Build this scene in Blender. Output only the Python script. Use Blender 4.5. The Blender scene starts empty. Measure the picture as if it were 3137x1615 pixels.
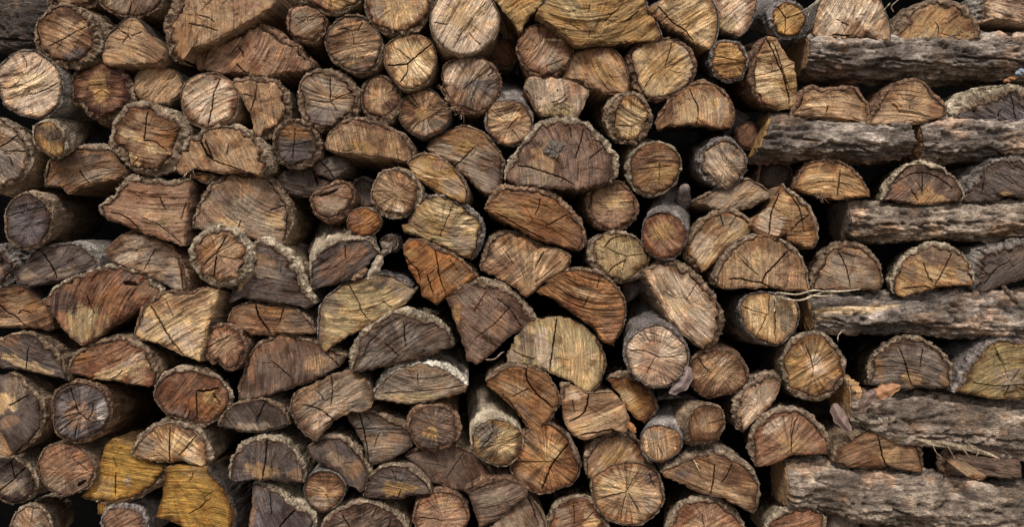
import bpy, math, random
import numpy as np

# ------------------------------------------------------------------ camera, light, exposure
sc = bpy.context.scene
D = 1.9                                    # metres from the lens to the front of the stack
cam_d = bpy.data.cameras.new("camera")
cam = bpy.data.objects.new("camera", cam_d)
sc.collection.objects.link(cam)
cam.location = (0, -D, 0)
cam.rotation_euler = (math.pi / 2, 0, 0)
cam_d.sensor_width = 36
cam_d.lens = 36 * D / 2.576
cam_d.clip_start = 0.05
cam_d.clip_end = 200
sc.camera = cam

SUN_EL, SUN_AZ = 50, -22                   # degrees: above, and a little to the left of the camera
w = bpy.data.worlds.new("World")
sc.world = w
w.use_nodes = True
wn = w.node_tree
bg = wn.nodes["Background"]
sky = wn.nodes.new("ShaderNodeTexSky")
sky.sky_type = 'NISHITA'
sky.sun_disc = False
sky.sun_elevation = math.radians(SUN_EL)
sky.sun_rotation = math.radians(180 + SUN_AZ)
sky.air_density = 1.0
sky.dust_density = 4.0
hs = wn.nodes.new("ShaderNodeHueSaturation")     # thin overcast: a whiter sky
hs.inputs["Saturation"].default_value = .4
wn.links.new(sky.outputs[0], hs.inputs["Color"])
wn.links.new(hs.outputs[0], bg.inputs[0])
bg.inputs[1].default_value = 0.052
sun_d = bpy.data.lights.new("sun", 'SUN')
sun_d.energy = 1.5
sun_d.angle = math.radians(11)
sun_d.color = (1.0, 0.95, 0.87)
sun = bpy.data.objects.new("sun", sun_d)
sc.collection.objects.link(sun)
sun.rotation_euler = (math.radians(90 - SUN_EL), 0, math.radians(SUN_AZ))
sc.view_settings.view_transform = 'Standard'
sc.view_settings.look = 'None'
sc.view_settings.exposure = 1.15
sc.view_settings.gamma = 1.0
sc.view_settings.use_curve_mapping = False
sc.render.engine = 'CYCLES'
sc.cycles.max_bounces = 8
sc.cycles.diffuse_bounces = 6
sc.cycles.use_denoising = True
sc.cycles.denoising_prefilter = 'NONE'

STEP = 0.0019                              # mesh spacing on the cut faces, metres

# ------------------------------------------------------------------ noise
def _h(x, y, z):
    n = (x.astype(np.uint32) * np.uint32(374761393) + y.astype(np.uint32) * np.uint32(668265263)
         + z.astype(np.uint32) * np.uint32(2147483647 - 40503))
    n = (n ^ (n >> np.uint32(13))) * np.uint32(1274126177)
    n = n ^ (n >> np.uint32(16))
    return (n & np.uint32(0xffffff)).astype(np.float32) / np.float32(0xffffff)

def vn(x, y, z):
    """value noise 0..1"""
    x, y, z = np.broadcast_arrays(np.asarray(x, np.float64), np.asarray(y, np.float64), np.asarray(z, np.float64))
    xi, yi, zi = np.floor(x), np.floor(y), np.floor(z)
    fx, fy, fz = x - xi, y - yi, z - zi
    fx, fy, fz = [f * f * (3 - 2 * f) for f in (fx, fy, fz)]
    xi, yi, zi = [i.astype(np.int64) for i in (xi, yi, zi)]
    r = 0
    for dx in (0, 1):
        for dy in (0, 1):
            for dz in (0, 1):
                wt = (fx if dx else 1 - fx) * (fy if dy else 1 - fy) * (fz if dz else 1 - fz)
                r = r + wt * _h(xi + dx, yi + dy, zi + dz)
    return r

def fbm(x, y, z, o=3):
    a, s, t = 1.0, 0, 0
    x, y, z = np.asarray(x, float), np.asarray(y, float), np.asarray(z, float)
    for i in range(o):
        s = s + a * vn(x, y, z)
        t += a
        a *= .5
        x, y, z = x * 2.03 + 7.1, y * 2.03 + 3.7, z * 2.03 + 1.3
    return s / t

def sst(a, b, x):
    t = np.clip((x - a) / (b - a), 0, 1)
    return t * t * (3 - 2 * t)

# ------------------------------------------------------------------ materials
def mat_base(name):
    m = bpy.data.materials.new(name)
    m.use_nodes = True
    nt = m.node_tree
    b = nt.nodes["Principled BSDF"]
    b.inputs["Roughness"].default_value = .82
    b.inputs["Specular IOR Level"].default_value = .22
    return m, nt, b

class G:
    """small helper to wire nodes"""
    def __init__(s, nt): s.nt = nt
    def n(s, t, **k):
        o = s.nt.nodes.new(t)
        for a, v in k.items(): setattr(o, a, v)
        return o
    def put(s, sock, v):
        if hasattr(v, 'is_output') or hasattr(v, 'links'): s.nt.links.new(v, sock)
        else: sock.default_value = v
    def attr(s, name):
        return s.n("ShaderNodeAttribute", attribute_name=name)
    def math(s, op, a, b=0.0, c=None):
        o = s.n("ShaderNodeMath", operation=op)
        s.put(o.inputs[0], a); s.put(o.inputs[1], b)
        if c is not None: s.put(o.inputs[2], c)
        return o.outputs[0]
    def vmul(s, v, k):
        o = s.n("ShaderNodeVectorMath", operation='MULTIPLY')
        s.put(o.inputs[0], v); o.inputs[1].default_value = k
        return o.outputs[0]
    def noise(s, v, k, detail=3.0, rough=.6, dist=0.0):
        o = s.n("ShaderNodeTexNoise")
        s.put(o.inputs["Vector"], s.vmul(v, k))
        o.inputs["Scale"].default_value = 1
        o.inputs["Detail"].default_value = detail
        o.inputs["Roughness"].default_value = rough
        o.inputs["Distortion"].default_value = dist
        return o.outputs["Fac"]
    def rng(s, v, a, b, lo, hi):
        o = s.n("ShaderNodeMapRange")
        o.interpolation_type = 'SMOOTHSTEP'
        s.put(o.inputs[0], v)
        for i, q in enumerate((a, b, lo, hi)): o.inputs[i + 1].default_value = q
        return o.outputs[0]
    def mul(s, col, f):
        o = s.n("ShaderNodeVectorMath", operation='SCALE')
        s.put(o.inputs[0], col); s.put(o.inputs["Scale"], f)
        return o.outputs[0]
    def mix(s, f, a, b):
        o = s.n("ShaderNodeMix", data_type='RGBA')
        s.put(o.inputs[0], f); s.put(o.inputs[6], a); s.put(o.inputs[7], b)
        return o.outputs[2]
    def tint(s, a, k):
        o = s.n("ShaderNodeVectorMath", operation='MULTIPLY')
        s.put(o.inputs[0], a); o.inputs[1].default_value = k
        return o.outputs[0]

def make_wood():
    m, nt, b = mat_base("cut_wood")
    g = G(nt)
    col = g.attr("Col").outputs["Color"]
    pc = g.attr("pc").outputs["Vector"]
    rr = g.attr("rr").outputs["Vector"]
    st = g.noise(pc, (9, 300, 3), 4, .62, .25)               # torn saw fibres
    st2 = g.noise(pc, (26, 110, 3), 3, .6, .5)
    fi = g.noise(pc, (620, 760, 3), 2, .7)
    bl = g.noise(pc, (22, 30, 2), 4, .62)
    bl2 = g.noise(pc, (70, 85, 5), 4, .7)
    ray = g.noise(rr, (12, 11, 1), 3, .6, .2)
    sp = g.n("ShaderNodeSeparateXYZ"); nt.links.new(rr, sp.inputs[0])
    wob = g.noise(pc, (30, 30, 1), 2)
    ring = g.math('SINE', g.math('MULTIPLY', g.math('ADD', sp.outputs[0], g.math('MULTIPLY', wob, .012)), 1500))
    pv = g.n("ShaderNodeSeparateXYZ"); nt.links.new(g.attr("pv").outputs["Vector"], pv.inputs[0])
    def vary(c, n, k, amt):                                  # c * (1 + n * k * amt), n in -1..1
        return g.mul(c, g.math('MULTIPLY_ADD', g.math('MULTIPLY', n, amt), k, 1.0))
    amt = g.math('MULTIPLY', pv.outputs[0], g.rng(g.noise(pc, (28, 40, 9), 3, .6), .36, .62, .25, 1.35))
    c = vary(col, g.rng(st, .30, .70, -.95, 1.05), .56, amt)
    c = vary(c, g.rng(st2, .32, .68, -1, 1), .26, pv.outputs[0])
    c = vary(c, g.rng(ray, .32, .68, -1, 1), .42, pv.outputs[1])
    c = vary(c, ring, .20, pv.outputs[2])
    c = g.mul(c, g.rng(fi, .3, .7, .74, 1.26))
    fl = g.noise(pc, (230, 420, 3), 2, .5)
    c = g.mul(c, g.rng(fl, .62, .72, 1.0, 1.9))             # pale torn flecks
    c = g.mul(c, g.rng(fl, .36, .27, 1.0, .45))               # dark pits and dirt specks
    c = g.mix(g.rng(bl, .46, .68, 0, .55), c, g.tint(c, (1.30, 1.02, .74)))   # warm patches
    c = g.mix(g.rng(bl2, .52, .72, 0, .60), c, g.tint(c, (.52, .50, .54)))    # grey weathering spots
    c = g.mix(g.rng(bl, .52, .30, 0, .45), c, g.tint(c, (.74, .72, .75)))
    nt.links.new(c, b.inputs["Base Color"])
    bp = g.n("ShaderNodeBump")
    bp.inputs["Strength"].default_value = .9
    bp.inputs["Distance"].default_value = .004
    hgt = g.math('ADD', g.math('MULTIPLY', st, .8), g.math('ADD', g.math('MULTIPLY', fi, .3), g.math('MULTIPLY', bl2, .5)))
    nt.links.new(hgt, bp.inputs["Height"])
    nt.links.new(bp.outputs[0], b.inputs["Normal"])
    return m

def make_barkmat():
    m, nt, b = mat_base("bark")
    b.inputs["Roughness"].default_value = .9
    g = G(nt)
    col = g.attr("Col").outputs["Color"]
    pc = g.attr("pc").outputs["Vector"]
    a = g.noise(pc, (26, 26, 26), 4, .65)
    f = g.noise(pc, (180, 180, 90), 5, .7)
    e = g.noise(pc, (480, 480, 300), 3, .7)
    v = g.n("ShaderNodeTexVoronoi", feature='DISTANCE_TO_EDGE')
    nt.links.new(g.vmul(pc, (95, 95, 40)), v.inputs["Vector"])
    v.inputs["Scale"].default_value = 1
    vd = g.rng(v.outputs["Distance"], 0, .18, 0, 1)
    c = g.mul(col, g.rng(a, .3, .7, .66, 1.30))
    c = g.mul(c, g.rng(f, .3, .7, .58, 1.42))
    c = g.mul(c, g.rng(e, .3, .7, .75, 1.25))
    c = g.mix(g.rng(f, .55, .75, 0, .5), c, g.tint(c, (1.25, 1.02, .82)))
    nt.links.new(c, b.inputs["Base Color"])
    bp = g.n("ShaderNodeBump")
    bp.inputs["Strength"].default_value = 1
    bp.inputs["Distance"].default_value = .006
    hgt = g.math('ADD', g.math('MULTIPLY', f, .9), g.math('ADD', g.math('MULTIPLY', e, .35), g.math('MULTIPLY', vd, .22)))
    nt.links.new(hgt, bp.inputs["Height"])
    nt.links.new(bp.outputs[0], b.inputs["Normal"])
    return m

def make_plain(name, colr, k=(60, 60, 60), lo=.6, hi=1.3, rough=.85):
    m, nt, b = mat_base(name)
    b.inputs["Roughness"].default_value = rough
    g = G(nt)
    tc = g.n("ShaderNodeTexCoord")
    n = g.noise(tc.outputs["Object"], k, 4, .6)
    rgb = g.n("ShaderNodeRGB"); rgb.outputs[0].default_value = (*colr, 1)
    nt.links.new(g.mul(rgb.outputs[0], g.rng(n, .3, .7, lo, hi)), b.inputs["Base Color"])
    return m

def make_leafmat():
    m, nt, b = mat_base("dry_leaf")
    b.inputs["Roughness"].default_value = .6
    g = G(nt)
    col = g.attr("Col").outputs["Color"]
    pc = g.attr("pc").outputs["Vector"]
    c = g.mul(col, g.rng(g.noise(pc, (220, 220, 220), 4, .6), .3, .7, .75, 1.25))
    nt.links.new(c, b.inputs["Base Color"])
    return m

M_WOOD, M_BARK, M_LEAF = make_wood(), make_barkmat(), make_leafmat()
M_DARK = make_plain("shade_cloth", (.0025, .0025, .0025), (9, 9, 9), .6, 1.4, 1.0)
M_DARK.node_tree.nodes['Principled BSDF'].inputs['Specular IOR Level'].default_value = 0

PAL = dict(pale=(.43, .345, .26), pale2=(.34, .31, .29), buff=(.40, .30, .175), tan=(.30, .21, .13), greyt=(.225, .18, .135),
           brown=(.185, .12, .072), rose=(.235, .15, .10), red=(.13, .073, .046), redl=(.178, .10, .062),
           orange=(.22, .108, .043), orangel=(.21, .115, .055), orangeb=(.19, .10, .042),
           ochre=(.27, .178, .08), ochre2=(.30, .20, .105), slab=(.25, .168, .078), gold=(.27, .165, .045), gold2=(.32, .205, .085),
           olive=(.29, .23, .13), olived=(.20, .158, .08), grey=(.125, .105, .088), dark=(.07, .056, .048), plum=(.155, .108, .083),
           plumb=(.12, .086, .066), plumd=(.092, .075, .068), purple=(.098, .086, .088), cream=(.60, .47, .30), cream2=(.52, .43, .32))
def _sat(c, k=1.03, g=1.0):
    l = .3 * c[0] + .55 * c[1] + .15 * c[2]
    return tuple(max(.004, (l + (q - l) * k) * g * w_) for q, w_ in zip(c, (1.06, .985, .94)))
PAL = {k: _sat(v) for k, v in PAL.items()}
BK = dict(xg=((.118, .094, .08), (.42, .345, .29)), pm=((.14, .106, .083), (.38, .30, .235)), br=((.14, .095, .062), (.32, .23, .155)), pl=((.20, .145, .10), (.40, .31, .22)), wh=((.23, .18, .125), (.54, .45, .33)),
          ww=((.55, .49, .39), (.84, .78, .66)), gr=((.13, .112, .10), (.31, .275, .24)), pu=((.125, .106, .098), (.31, .268, .245)),
          rd=((.14, .078, .05), (.30, .19, .12)), dk=((.036, .028, .023), (.08, .062, .05)), wr=((.20, .12, .075), (.42, .28, .18)))

BK = {k: (tuple(q * 1.2 for q in a), tuple(q * 1.16 for q in b)) for k, (a, b) in BK.items()}

# ------------------------------------------------------------------ coordinates
TX, TY = (0, 746, 1491, 2237), (0, 508, 1015)
class Tile: c = r = 0
def S(px, py):
    """traced point -> metres on the front plane of the stack"""
    return ((TX[Tile.c] + px / 2.21) * .82117 / 1000 - 1.288, .663 - (TY[Tile.r] + py / 2.21) * .82117 / 1000)
PX = .82117 / 2.21 / 1000
def pts_of(txt):
    return np.array([S(*map(float, p.split(','))) for p in txt.split()])
def unproj(s, y):
    k = (D + y) / D
    return np.stack([s[:, 0] * k, np.broadcast_to(y, s[:, 0].shape), s[:, 1] * k], 1)

# ------------------------------------------------------------------ objects
def mesh_obj(name, v, f4, f3, col, pc, rr, mat, root, smooth=True, pv=(.6, .4, .5)):
    org = np.array(root.location)
    v = np.asarray(v, np.float64) - org
    me = bpy.data.meshes.new(name)
    f4 = np.asarray(f4, np.int32).reshape(-1, 4)
    f3 = np.asarray(f3, np.int32).reshape(-1, 3)
    me.vertices.add(len(v)); me.vertices.foreach_set('co', v.astype(np.float32).ravel())
    loops = np.concatenate([f4.ravel(), f3.ravel()]).astype(np.int32)
    me.loops.add(len(loops)); me.loops.foreach_set('vertex_index', loops)
    st = np.concatenate([np.arange(len(f4)) * 4, len(f4) * 4 + np.arange(len(f3)) * 3]).astype(np.int32)
    me.polygons.add(len(st)); me.polygons.foreach_set('loop_start', st)
    me.polygons.foreach_set('use_smooth', np.full(len(st), smooth))
    def at(n, t, key, d):
        a = me.attributes.new(n, t, 'POINT'); a.data.foreach_set(key, np.ascontiguousarray(d, np.float32).ravel())
    if col is not None:
        at('Col', 'FLOAT_COLOR', 'color', np.c_[col, np.ones(len(v))])
        at('pc', 'FLOAT_VECTOR', 'vector', pc)
        at('rr', 'FLOAT_VECTOR', 'vector', rr)
        at('pv', 'FLOAT_VECTOR', 'vector', np.tile(np.array(pv, float), (len(v), 1)))
    me.update(calc_edges=True)
    me.validate()
    me.materials.append(mat)
    o = bpy.data.objects.new(name, me)
    sc.collection.objects.link(o)
    o.parent = root
    return o

def root_obj(name, label, cat, loc, group=None):
    o = bpy.data.objects.new(name, None)
    o.empty_display_size = .03
    sc.collection.objects.link(o)
    o.location = [float(q) for q in loc]
    o['label'] = label; o['category'] = cat
    if group: o['group'] = group
    return o

def tag(o, label, cat, group=None):
    o['label'] = label; o['category'] = cat
    if group: o['group'] = group

# ------------------------------------------------------------------ outlines
def catmull(p, closed, step):
    n = len(p)
    out = []
    segs = n if closed else n - 1
    for i in range(segs):
        if closed: a, b, c, d = p[(i - 1) % n], p[i], p[(i + 1) % n], p[(i + 2) % n]
        else: a, b, c, d = p[max(i - 1, 0)], p[i], p[i + 1], p[min(i + 2, n - 1)]
        k = max(2, int(np.linalg.norm(c - b) / step))
        t = np.arange(k)[:, None] / k
        out.append(.5 * (2 * b + (c - a) * t + (2 * a - 5 * b + 4 * c - d) * t ** 2 + (3 * b - a - 3 * c + d) * t ** 3))
    if not closed: out.append(p[-1:])
    return np.concatenate(out)

def linear(p, step):
    out = []
    for a, b in zip(p[:-1], p[1:]):
        k = max(1, int(np.linalg.norm(b - a) / step))
        t = np.arange(k)[:, None] / k
        out.append(a + (b - a) * t)
    return np.concatenate(out)

def area(p):
    x, y = p[:, 0], p[:, 1]
    return .5 * np.sum(x * np.roll(y, -1) - np.roll(x, -1) * y)

def centroid(p):
    x, y = p[:, 0], p[:, 1]
    c = x * np.roll(y, -1) - np.roll(x, -1) * y
    A = c.sum() / 2
    return np.array([((x + np.roll(x, -1)) * c).sum(), ((y + np.roll(y, -1)) * c).sum()]) / (6 * A)

def seg_dist(q, poly):
    """distance of points q to a polyline and the arc position 0..1"""
    best = np.full(len(q), 1e9); pos = np.zeros(len(q))
    L = np.r_[0, np.cumsum(np.linalg.norm(np.diff(poly, axis=0), axis=1))]
    for i in range(len(poly) - 1):
        a, d = poly[i], poly[i + 1] - poly[i]
        t = np.clip(((q - a) @ d) / max(d @ d, 1e-12), 0, 1)
        r = np.linalg.norm(q - a - t[:, None] * d, axis=1)
        u = r < best
        best[u] = r[u]; pos[u] = ((L[i] + t * (L[i + 1] - L[i])) / L[-1])[u]
    return best, pos

SEED = [11]
def face_colour(q, o, cen, edge, seed):
    """true colour of the cut wood: base colour, heart, stains, rim"""
    base = np.array(PAL[o.get('c', 'tan')])
    col = np.broadcast_to(base, (len(q), 3)).copy()
    nz = fbm(q[:, 0] * 45, q[:, 1] * 45, seed, 4) - .5
    nz2 = fbm(q[:, 0] * 160, q[:, 1] * 160, seed + 9, 3) - .5
    if 'rim' in o:
        cn, wd = o['rim'].split(':')
        wd = float(wd) / 1000
        m = sst(wd * 1.5, wd * .5, edge + (nz * 1.6 + nz2 * .5) * wd) * .85
        col = col + (np.array(PAL[cn]) - col) * m[:, None]
    else:                                       # weather-stained outer wood
        wd = .007 + .008 * ((seed * 7919) % 97) / 97
        m = sst(wd * 1.7, wd * .4, edge + (nz * 2.2 + nz2 * .7) * wd) * ((.65 if '/' not in o.get('_o', '') else .45) + .45 * ((seed * 104729) % 89) / 89)
        col = col * (1 - m[:, None] * np.array((.50, .62, .70)))
    bz = fbm(q[:, 0] * 20 + 3, q[:, 1] * 20, seed * 1.3, 4)
    col = col * (1 - .55 * sst(.50, .68, bz)[:, None] * np.array((.8, .95, 1.0)))
    for h in o.get('h', '').split(';'):
        if not h: continue
        cn, xy, rx, ry, ro = h.split(':')
        c0 = np.array(S(*map(float, xy.split(','))))
        a = -math.radians(float(ro))
        d = q - c0
        if min(float(rx), float(ry)) > 16:      # ragged, not oval
            d = d + (np.stack([fbm(q[:, 0] * 60, q[:, 1] * 60, seed + 50, 3), fbm(q[:, 0] * 60, q[:, 1] * 60, seed + 51, 3)], 1) - .5) * min(float(rx), float(ry)) * PX * 1.6
        u = (d[:, 0] * math.cos(a) + d[:, 1] * math.sin(a)) / (float(rx) * PX)
        v = (-d[:, 0] * math.sin(a) + d[:, 1] * math.cos(a)) / (float(ry) * PX)
        soft = .12 if min(float(rx), float(ry)) < 16 else .22
        r = np.sqrt(u * u + v * v) + nz * .9 + nz2 * .5
        m = sst(1 + soft, 1 - soft, r) * (.6 if cn in ('purple', 'plumd', 'orange', 'dark') else .8)
        col = col + (np.array(PAL[cn]) - col) * m[:, None]
    col *= (1 + .5 * nz + .35 * nz2)[:, None]
    return np.clip(col, .01, .95)

def parse(opt):
    o = {}
    for t in opt.split():
        k, v = t.split('=', 1)
        o[k] = v
    return o

def fibres(root, spec, y0, seed, colr):
    """loose stringy bast hanging off the bark: one part"""
    rng = np.random.RandomState(seed + 77)
    V, F, C = [], [], []
    for sp in spec.split(';'):
        xy, nn, ln = sp.split(':')
        c = np.array(S(*map(float, xy.split(','))))
        for _ in range(int(nn)):
            p = np.array([c[0] + rng.randn() * .006, y0 - rng.uniform(-.006, .010), c[1] + rng.randn() * .005])
            d = rng.randn(3) * [1, .5, 1] + [0, -.2, -.5]
            d = d / np.linalg.norm(d) * float(ln) / 1000 * rng.uniform(.4, 1.2) / 4
            pth = [p]
            for _k in range(4):
                d = d + rng.randn(3) * np.linalg.norm(d) * .35
                pth.append(pth[-1] + d)
            v, f4, f3 = tube(pth, np.array([1, .9, .8, .6, .2]) * rng.uniform(.0005, .0012), 5)
            b = sum(len(q) for q in V)
            V.append(v); F.append((f4 + b, f3 + b)); C.append(np.tile(np.array(colr) * rng.uniform(.6, 1.2), (len(v), 1)))
    V = np.concatenate(V)
    mesh_obj('bark_fibres', V, np.concatenate([f[0] for f in F]), np.concatenate([f[1] for f in F]), np.concatenate(C), V, V, M_BARK, root)

def log_body(root, bark_pts, split_pts, o, seed, vshift, face=True):
    rng = np.random.RandomState(seed)
    y0 = float(o.get('y', 0)) / 1000
    L = float(o.get('L', 380)) / 1000
    bt = float(o.get('bt', 20)) * PX
    closed = len(split_pts) == 0
    # --- outer outline
    if closed:
        if area(bark_pts) < 0: bark_pts = bark_pts[::-1]
        O = catmull(bark_pts, True, STEP)
        isb = np.ones(len(O), bool); arc = np.full(len(O), .5)
    else:
        loop = np.concatenate([bark_pts, split_pts]) if len(bark_pts) else split_pts
        if area(loop) < 0: bark_pts, split_pts = bark_pts[::-1], split_pts[::-1]
        if len(bark_pts):
            A = catmull(bark_pts, False, STEP)
            B = linear(np.concatenate([bark_pts[-1:], split_pts, bark_pts[:1]]), STEP)[1:]
            O = np.concatenate([A, B])
            isb = np.r_[np.ones(len(A), bool), np.zeros(len(B), bool)]
            arc = np.r_[np.linspace(0, 1, len(A)), np.zeros(len(B))]
        else:
            O = linear(np.concatenate([split_pts, split_pts[:1]]), STEP)
            isb = np.zeros(len(O), bool); arc = np.zeros(len(O))
    N = len(O)
    has_bark = isb.any() and bt > 0
    # outward normals, smoothed
    T = np.roll(O, -3, 0) - np.roll(O, 3, 0)
    nrm = np.stack([T[:, 1], -T[:, 0]], 1)
    k = 9
    nrm = sum(np.roll(nrm, j, 0) for j in range(-k, k + 1))
    nrm /= np.linalg.norm(nrm, axis=1)[:, None] + 1e-12
    grow = .0022 if L > .1 else 0
    O = O + nrm * (grow + np.where(isb, .22 * bt, 0))[:, None]
    bt = bt * 1.25
    # ragged split edge
    rag = (fbm(O[:, 0] * 90, O[:, 1] * 90, seed + 3, 4) - .5)
    O = O + nrm * (np.where(isb, 0, .0085) * rag)[:, None]
    tk = np.zeros(N)
    if has_bark:
        tn = fbm(O[:, 0] * 60, O[:, 1] * 60, seed + 5, 3)
        end = np.ones(N) if closed else np.minimum(sst(-.02, .12, arc), sst(1.02, .88, arc))
        tk = np.where(isb, bt * (.32 + 1.2 * sst(.2, .8, .55 * tn + .45 * fbm(O[:, 0] * 17, O[:, 1] * 17, seed + 8, 2))) * (.25 + .75 * end), 0)
    W = O - nrm * tk[:, None]
    # smooth the wood outline slightly
    W = (np.roll(W, 1, 0) + 2 * W + np.roll(W, -1, 0)) / 4
    cen = centroid(W)
    cO = centroid(O)
    # tilt of the cut face
    tilt = rng.uniform(-.10, .10, 2)
    if 'tilt' in o: tilt = np.array([float(q) for q in o['tilt'].split(',')])
    # axis direction
    P0 = unproj(cO[None], y0)[0]
    if vshift is not None:
        Pb = unproj((cO + vshift)[None], y0 + L)[0]
    elif 'v' in o:
        vx, vy = map(float, o['v'].split(','))
        Pb = unproj((cO + np.array([vx * PX, -vy * PX]))[None], y0 + L)[0]
    else:
        Pb = P0 + np.array([rng.uniform(-.035, .035), L, rng.uniform(-.03, .03)])
    dr = (Pb - P0) / L
    # ---------------------------------------------------------------- face
    K = max(8, int(np.linalg.norm(W - cen, axis=1).mean() / STEP))
    fr = np.arange(1, K + 1) / K
    Q = cen + fr[:, None, None] * (W - cen)[None]          # K,N,2
    q = np.concatenate([cen[None], Q.reshape(-1, 2)])
    Rw = np.linalg.norm(W - cen, axis=1)
    edge = np.concatenate([[Rw.mean()], ((1 - fr)[:, None] * Rw[None]).ravel()])
    saw = math.radians(float(o.get('saw', rng.uniform(-60, 60))))
    ca, sa = math.cos(saw), -math.sin(saw)                 # image angle, y down
    d = q - cen
    u = d[:, 0] * ca + d[:, 1] * sa
    v = -d[:, 0] * sa + d[:, 1] * ca
    bend = rng.uniform(-3.0, 3.0)
    v = v + bend * u * u
    stn = float(o.get('str', 1.0))
    h = stn * .0042 * (fbm(u * 8, v * 190, seed, 3) - .5) + stn * .0030 * (fbm(u * 18, v * 75, seed + 1, 3) - .5)
    h = h + .006 * (fbm(q[:, 0] * 26, q[:, 1] * 26, seed + 2, 3) - .5)
    stp = fbm(u * 14, v * 42, seed + 15, 3)
    h = h + (.0035 * sst(.50, .53, stp) + .003 * sst(.60, .62, stp) - .003 * sst(.42, .40, stp)) * (.15 + .95 * ((seed * 31) % 17) / 17)
    h = h + .0012 * (fbm(q[:, 0] * 300, q[:, 1] * 300, seed + 4, 2) - .5)
    h = h - .0035 * sst(.006, 0, edge + .004 * (fbm(q[:, 0] * 120, q[:, 1] * 120, seed + 6, 2) - .5))
    # cracks
    cr = []
    for c in o.get('k', '').split(';'):
        if not c: continue
        wd, pl = c.split('@')
        cr.append((float(wd) * PX * .75, np.array([S(*map(float, p.split(','))) for p in pl.split('>')]), 1.0))
    if 'p' in o: pith = np.array(S(*map(float, o['p'].split(','))))
    elif closed or not len(bark_pts): pith = cen + rng.uniform(-.006, .006, 2)
    else: pith = np.array(cen) * .45 + .55 * (bark_pts[0] + bark_pts[-1]) / 2
    nh = int(o.get('hair', rng.randint(2, 6)))
    nh = (nh + 1) // 2
    for _ in range(nh):
        e = W[rng.randint(N)]
        a, b = sorted(rng.uniform(.05, .98, 2))
        if b - a < .25: b = min(1, a + .4)
        side = np.array([-(e - pith)[1], (e - pith)[0]]) * rng.uniform(-.08, .08)
        cr.append((rng.uniform(.0003, .0008), np.array([pith + (e - pith) * a, pith + (e - pith) * (a + b) / 2 + side, pith + (e - pith) * b]), .35))
    for wd, pl, dp in cr:
        if len(pl) > 2: pl = catmull(pl, False, .006)
        else: pl = linear(np.concatenate([pl, pl[-1:]]), .006)
        if len(pl) < 2: continue
        jit = (rng.rand(len(pl), 2) - .5) * .0022
        jit[0] = jit[-1] = 0
        pl = pl + jit
        near = np.all((q > pl.min(0) - .02) & (q < pl.max(0) + .02), axis=1)
        if not near.any(): continue
        ds, ps = seg_dist(q[near], pl)
        half = wd / 2 * (.35 + .65 * sst(0, .15, ps) * sst(1.0, .8, ps)) * (.7 + .6 * vn(q[near][:, 0] * 150, q[near][:, 1] * 150, seed))
        half = np.maximum(half, .0003) + STEP * .36
        depth = dp * min(.022, .004 + wd * 7)
        h[near] -= depth * sst(1.0, .45, ds / half)
    def place(s2, hh, extra=0):
        y = y0 + (s2[:, 0] - cO[0]) * tilt[0] + (s2[:, 1] - cO[1]) * tilt[1] - hh + extra
        return unproj(s2, y)
    VF = place(q, h)
    colf = face_colour(q, o, cen, edge, seed)
    sd = seed * .37
    pcf = np.stack([u, v, np.full(len(u), sd)], 1)
    dp_ = q - pith
    rd = np.linalg.norm(dp_, axis=1)
    an = np.arctan2(dp_[:, 1], dp_[:, 0])
    rrf = np.stack([rd, np.abs(an) * 1.0, np.full(len(u), sd)], 1)
    idx = 1 + np.arange(K * N).reshape(K, N)
    nx = np.roll(idx, -1, 1)
    f3 = np.stack([np.zeros(N, int), idx[0], nx[0]], 1)
    f4 = np.stack([idx[:-1], idx[1:], nx[1:], nx[:-1]], -1).reshape(-1, 4)
    # sides of the wood
    ts = np.array([.0015, .004, .008, .014, .022, .033, .048, .068, .095, .13, .18, .25, L])
    ts = np.r_[ts[ts < L * .95], L]
    P1 = place(W, np.zeros(N))
    ax3 = P0
    n3 = np.stack([nrm[:, 0], np.zeros(N), nrm[:, 1]], 1)
    arcl = np.r_[0, np.cumsum(np.linalg.norm(np.diff(W, axis=0), axis=1))]
    rows = []
    for t in ts:
        fall = min(1, t / .01)
        nn = (fbm(arcl * 160, t * 9, seed + 12, 3) - .5) * .006 * fall + (fbm(arcl * 40, t * 12, seed + 13, 2) - .5) * .008 * fall
        nn = np.where(isb, -.002, nn)
        sh = 1 - .03 * t / L
        rows.append(ax3 + (P1 - ax3) * [sh, 1, sh] + dr * t + n3 * nn[:, None])
    VS = np.concatenate(rows)
    R = len(ts)
    base = len(VF)
    sidx = base + np.arange(R * N).reshape(R, N)
    chain = np.concatenate([idx[-1:], sidx])
    cn_ = np.roll(chain, -1, 1)
    f4s = np.stack([chain[:-1], chain[1:], cn_[1:], cn_[:-1]], -1).reshape(-1, 4)
    VB = P0 + dr * L
    f3b = np.stack([np.full(N, base + R * N), cn_[-1], chain[-1]], 1)
    tcol = np.array(PAL[o.get('c', 'tan')])
    scol = tcol * .55 + np.array((.13, .105, .085)) * .45
    scol = scol * (.65 + .7 * fbm(np.tile(arcl, R) * 60, np.repeat(ts, N) * 6, seed + 20, 3))[:, None]
    pcs = np.stack([np.repeat(ts, N), np.tile(arcl, R), np.full(R * N, sd + 2)], 1)
    rrs = np.stack([np.repeat(ts, N) * .02, np.tile(arcl, R) * 9, np.full(R * N, sd)], 1)
    V = np.concatenate([VF, VS, VB[None]])
    C = np.concatenate([colf, scol, tcol[None]])
    PCc = np.concatenate([pcf, pcs, pcs[-1:]])
    RRc = np.concatenate([rrf, rrs, rrs[-1:]])
    hr = int(o.get('hair', 4))
    pvv = (rng.uniform(.35, .95) * min(1.5, stn), (rng.uniform(.5, 1.3) if closed else rng.uniform(.2, .8)) + (.5 if hr > 4 else 0), rng.uniform(.2, 1.0))
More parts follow.
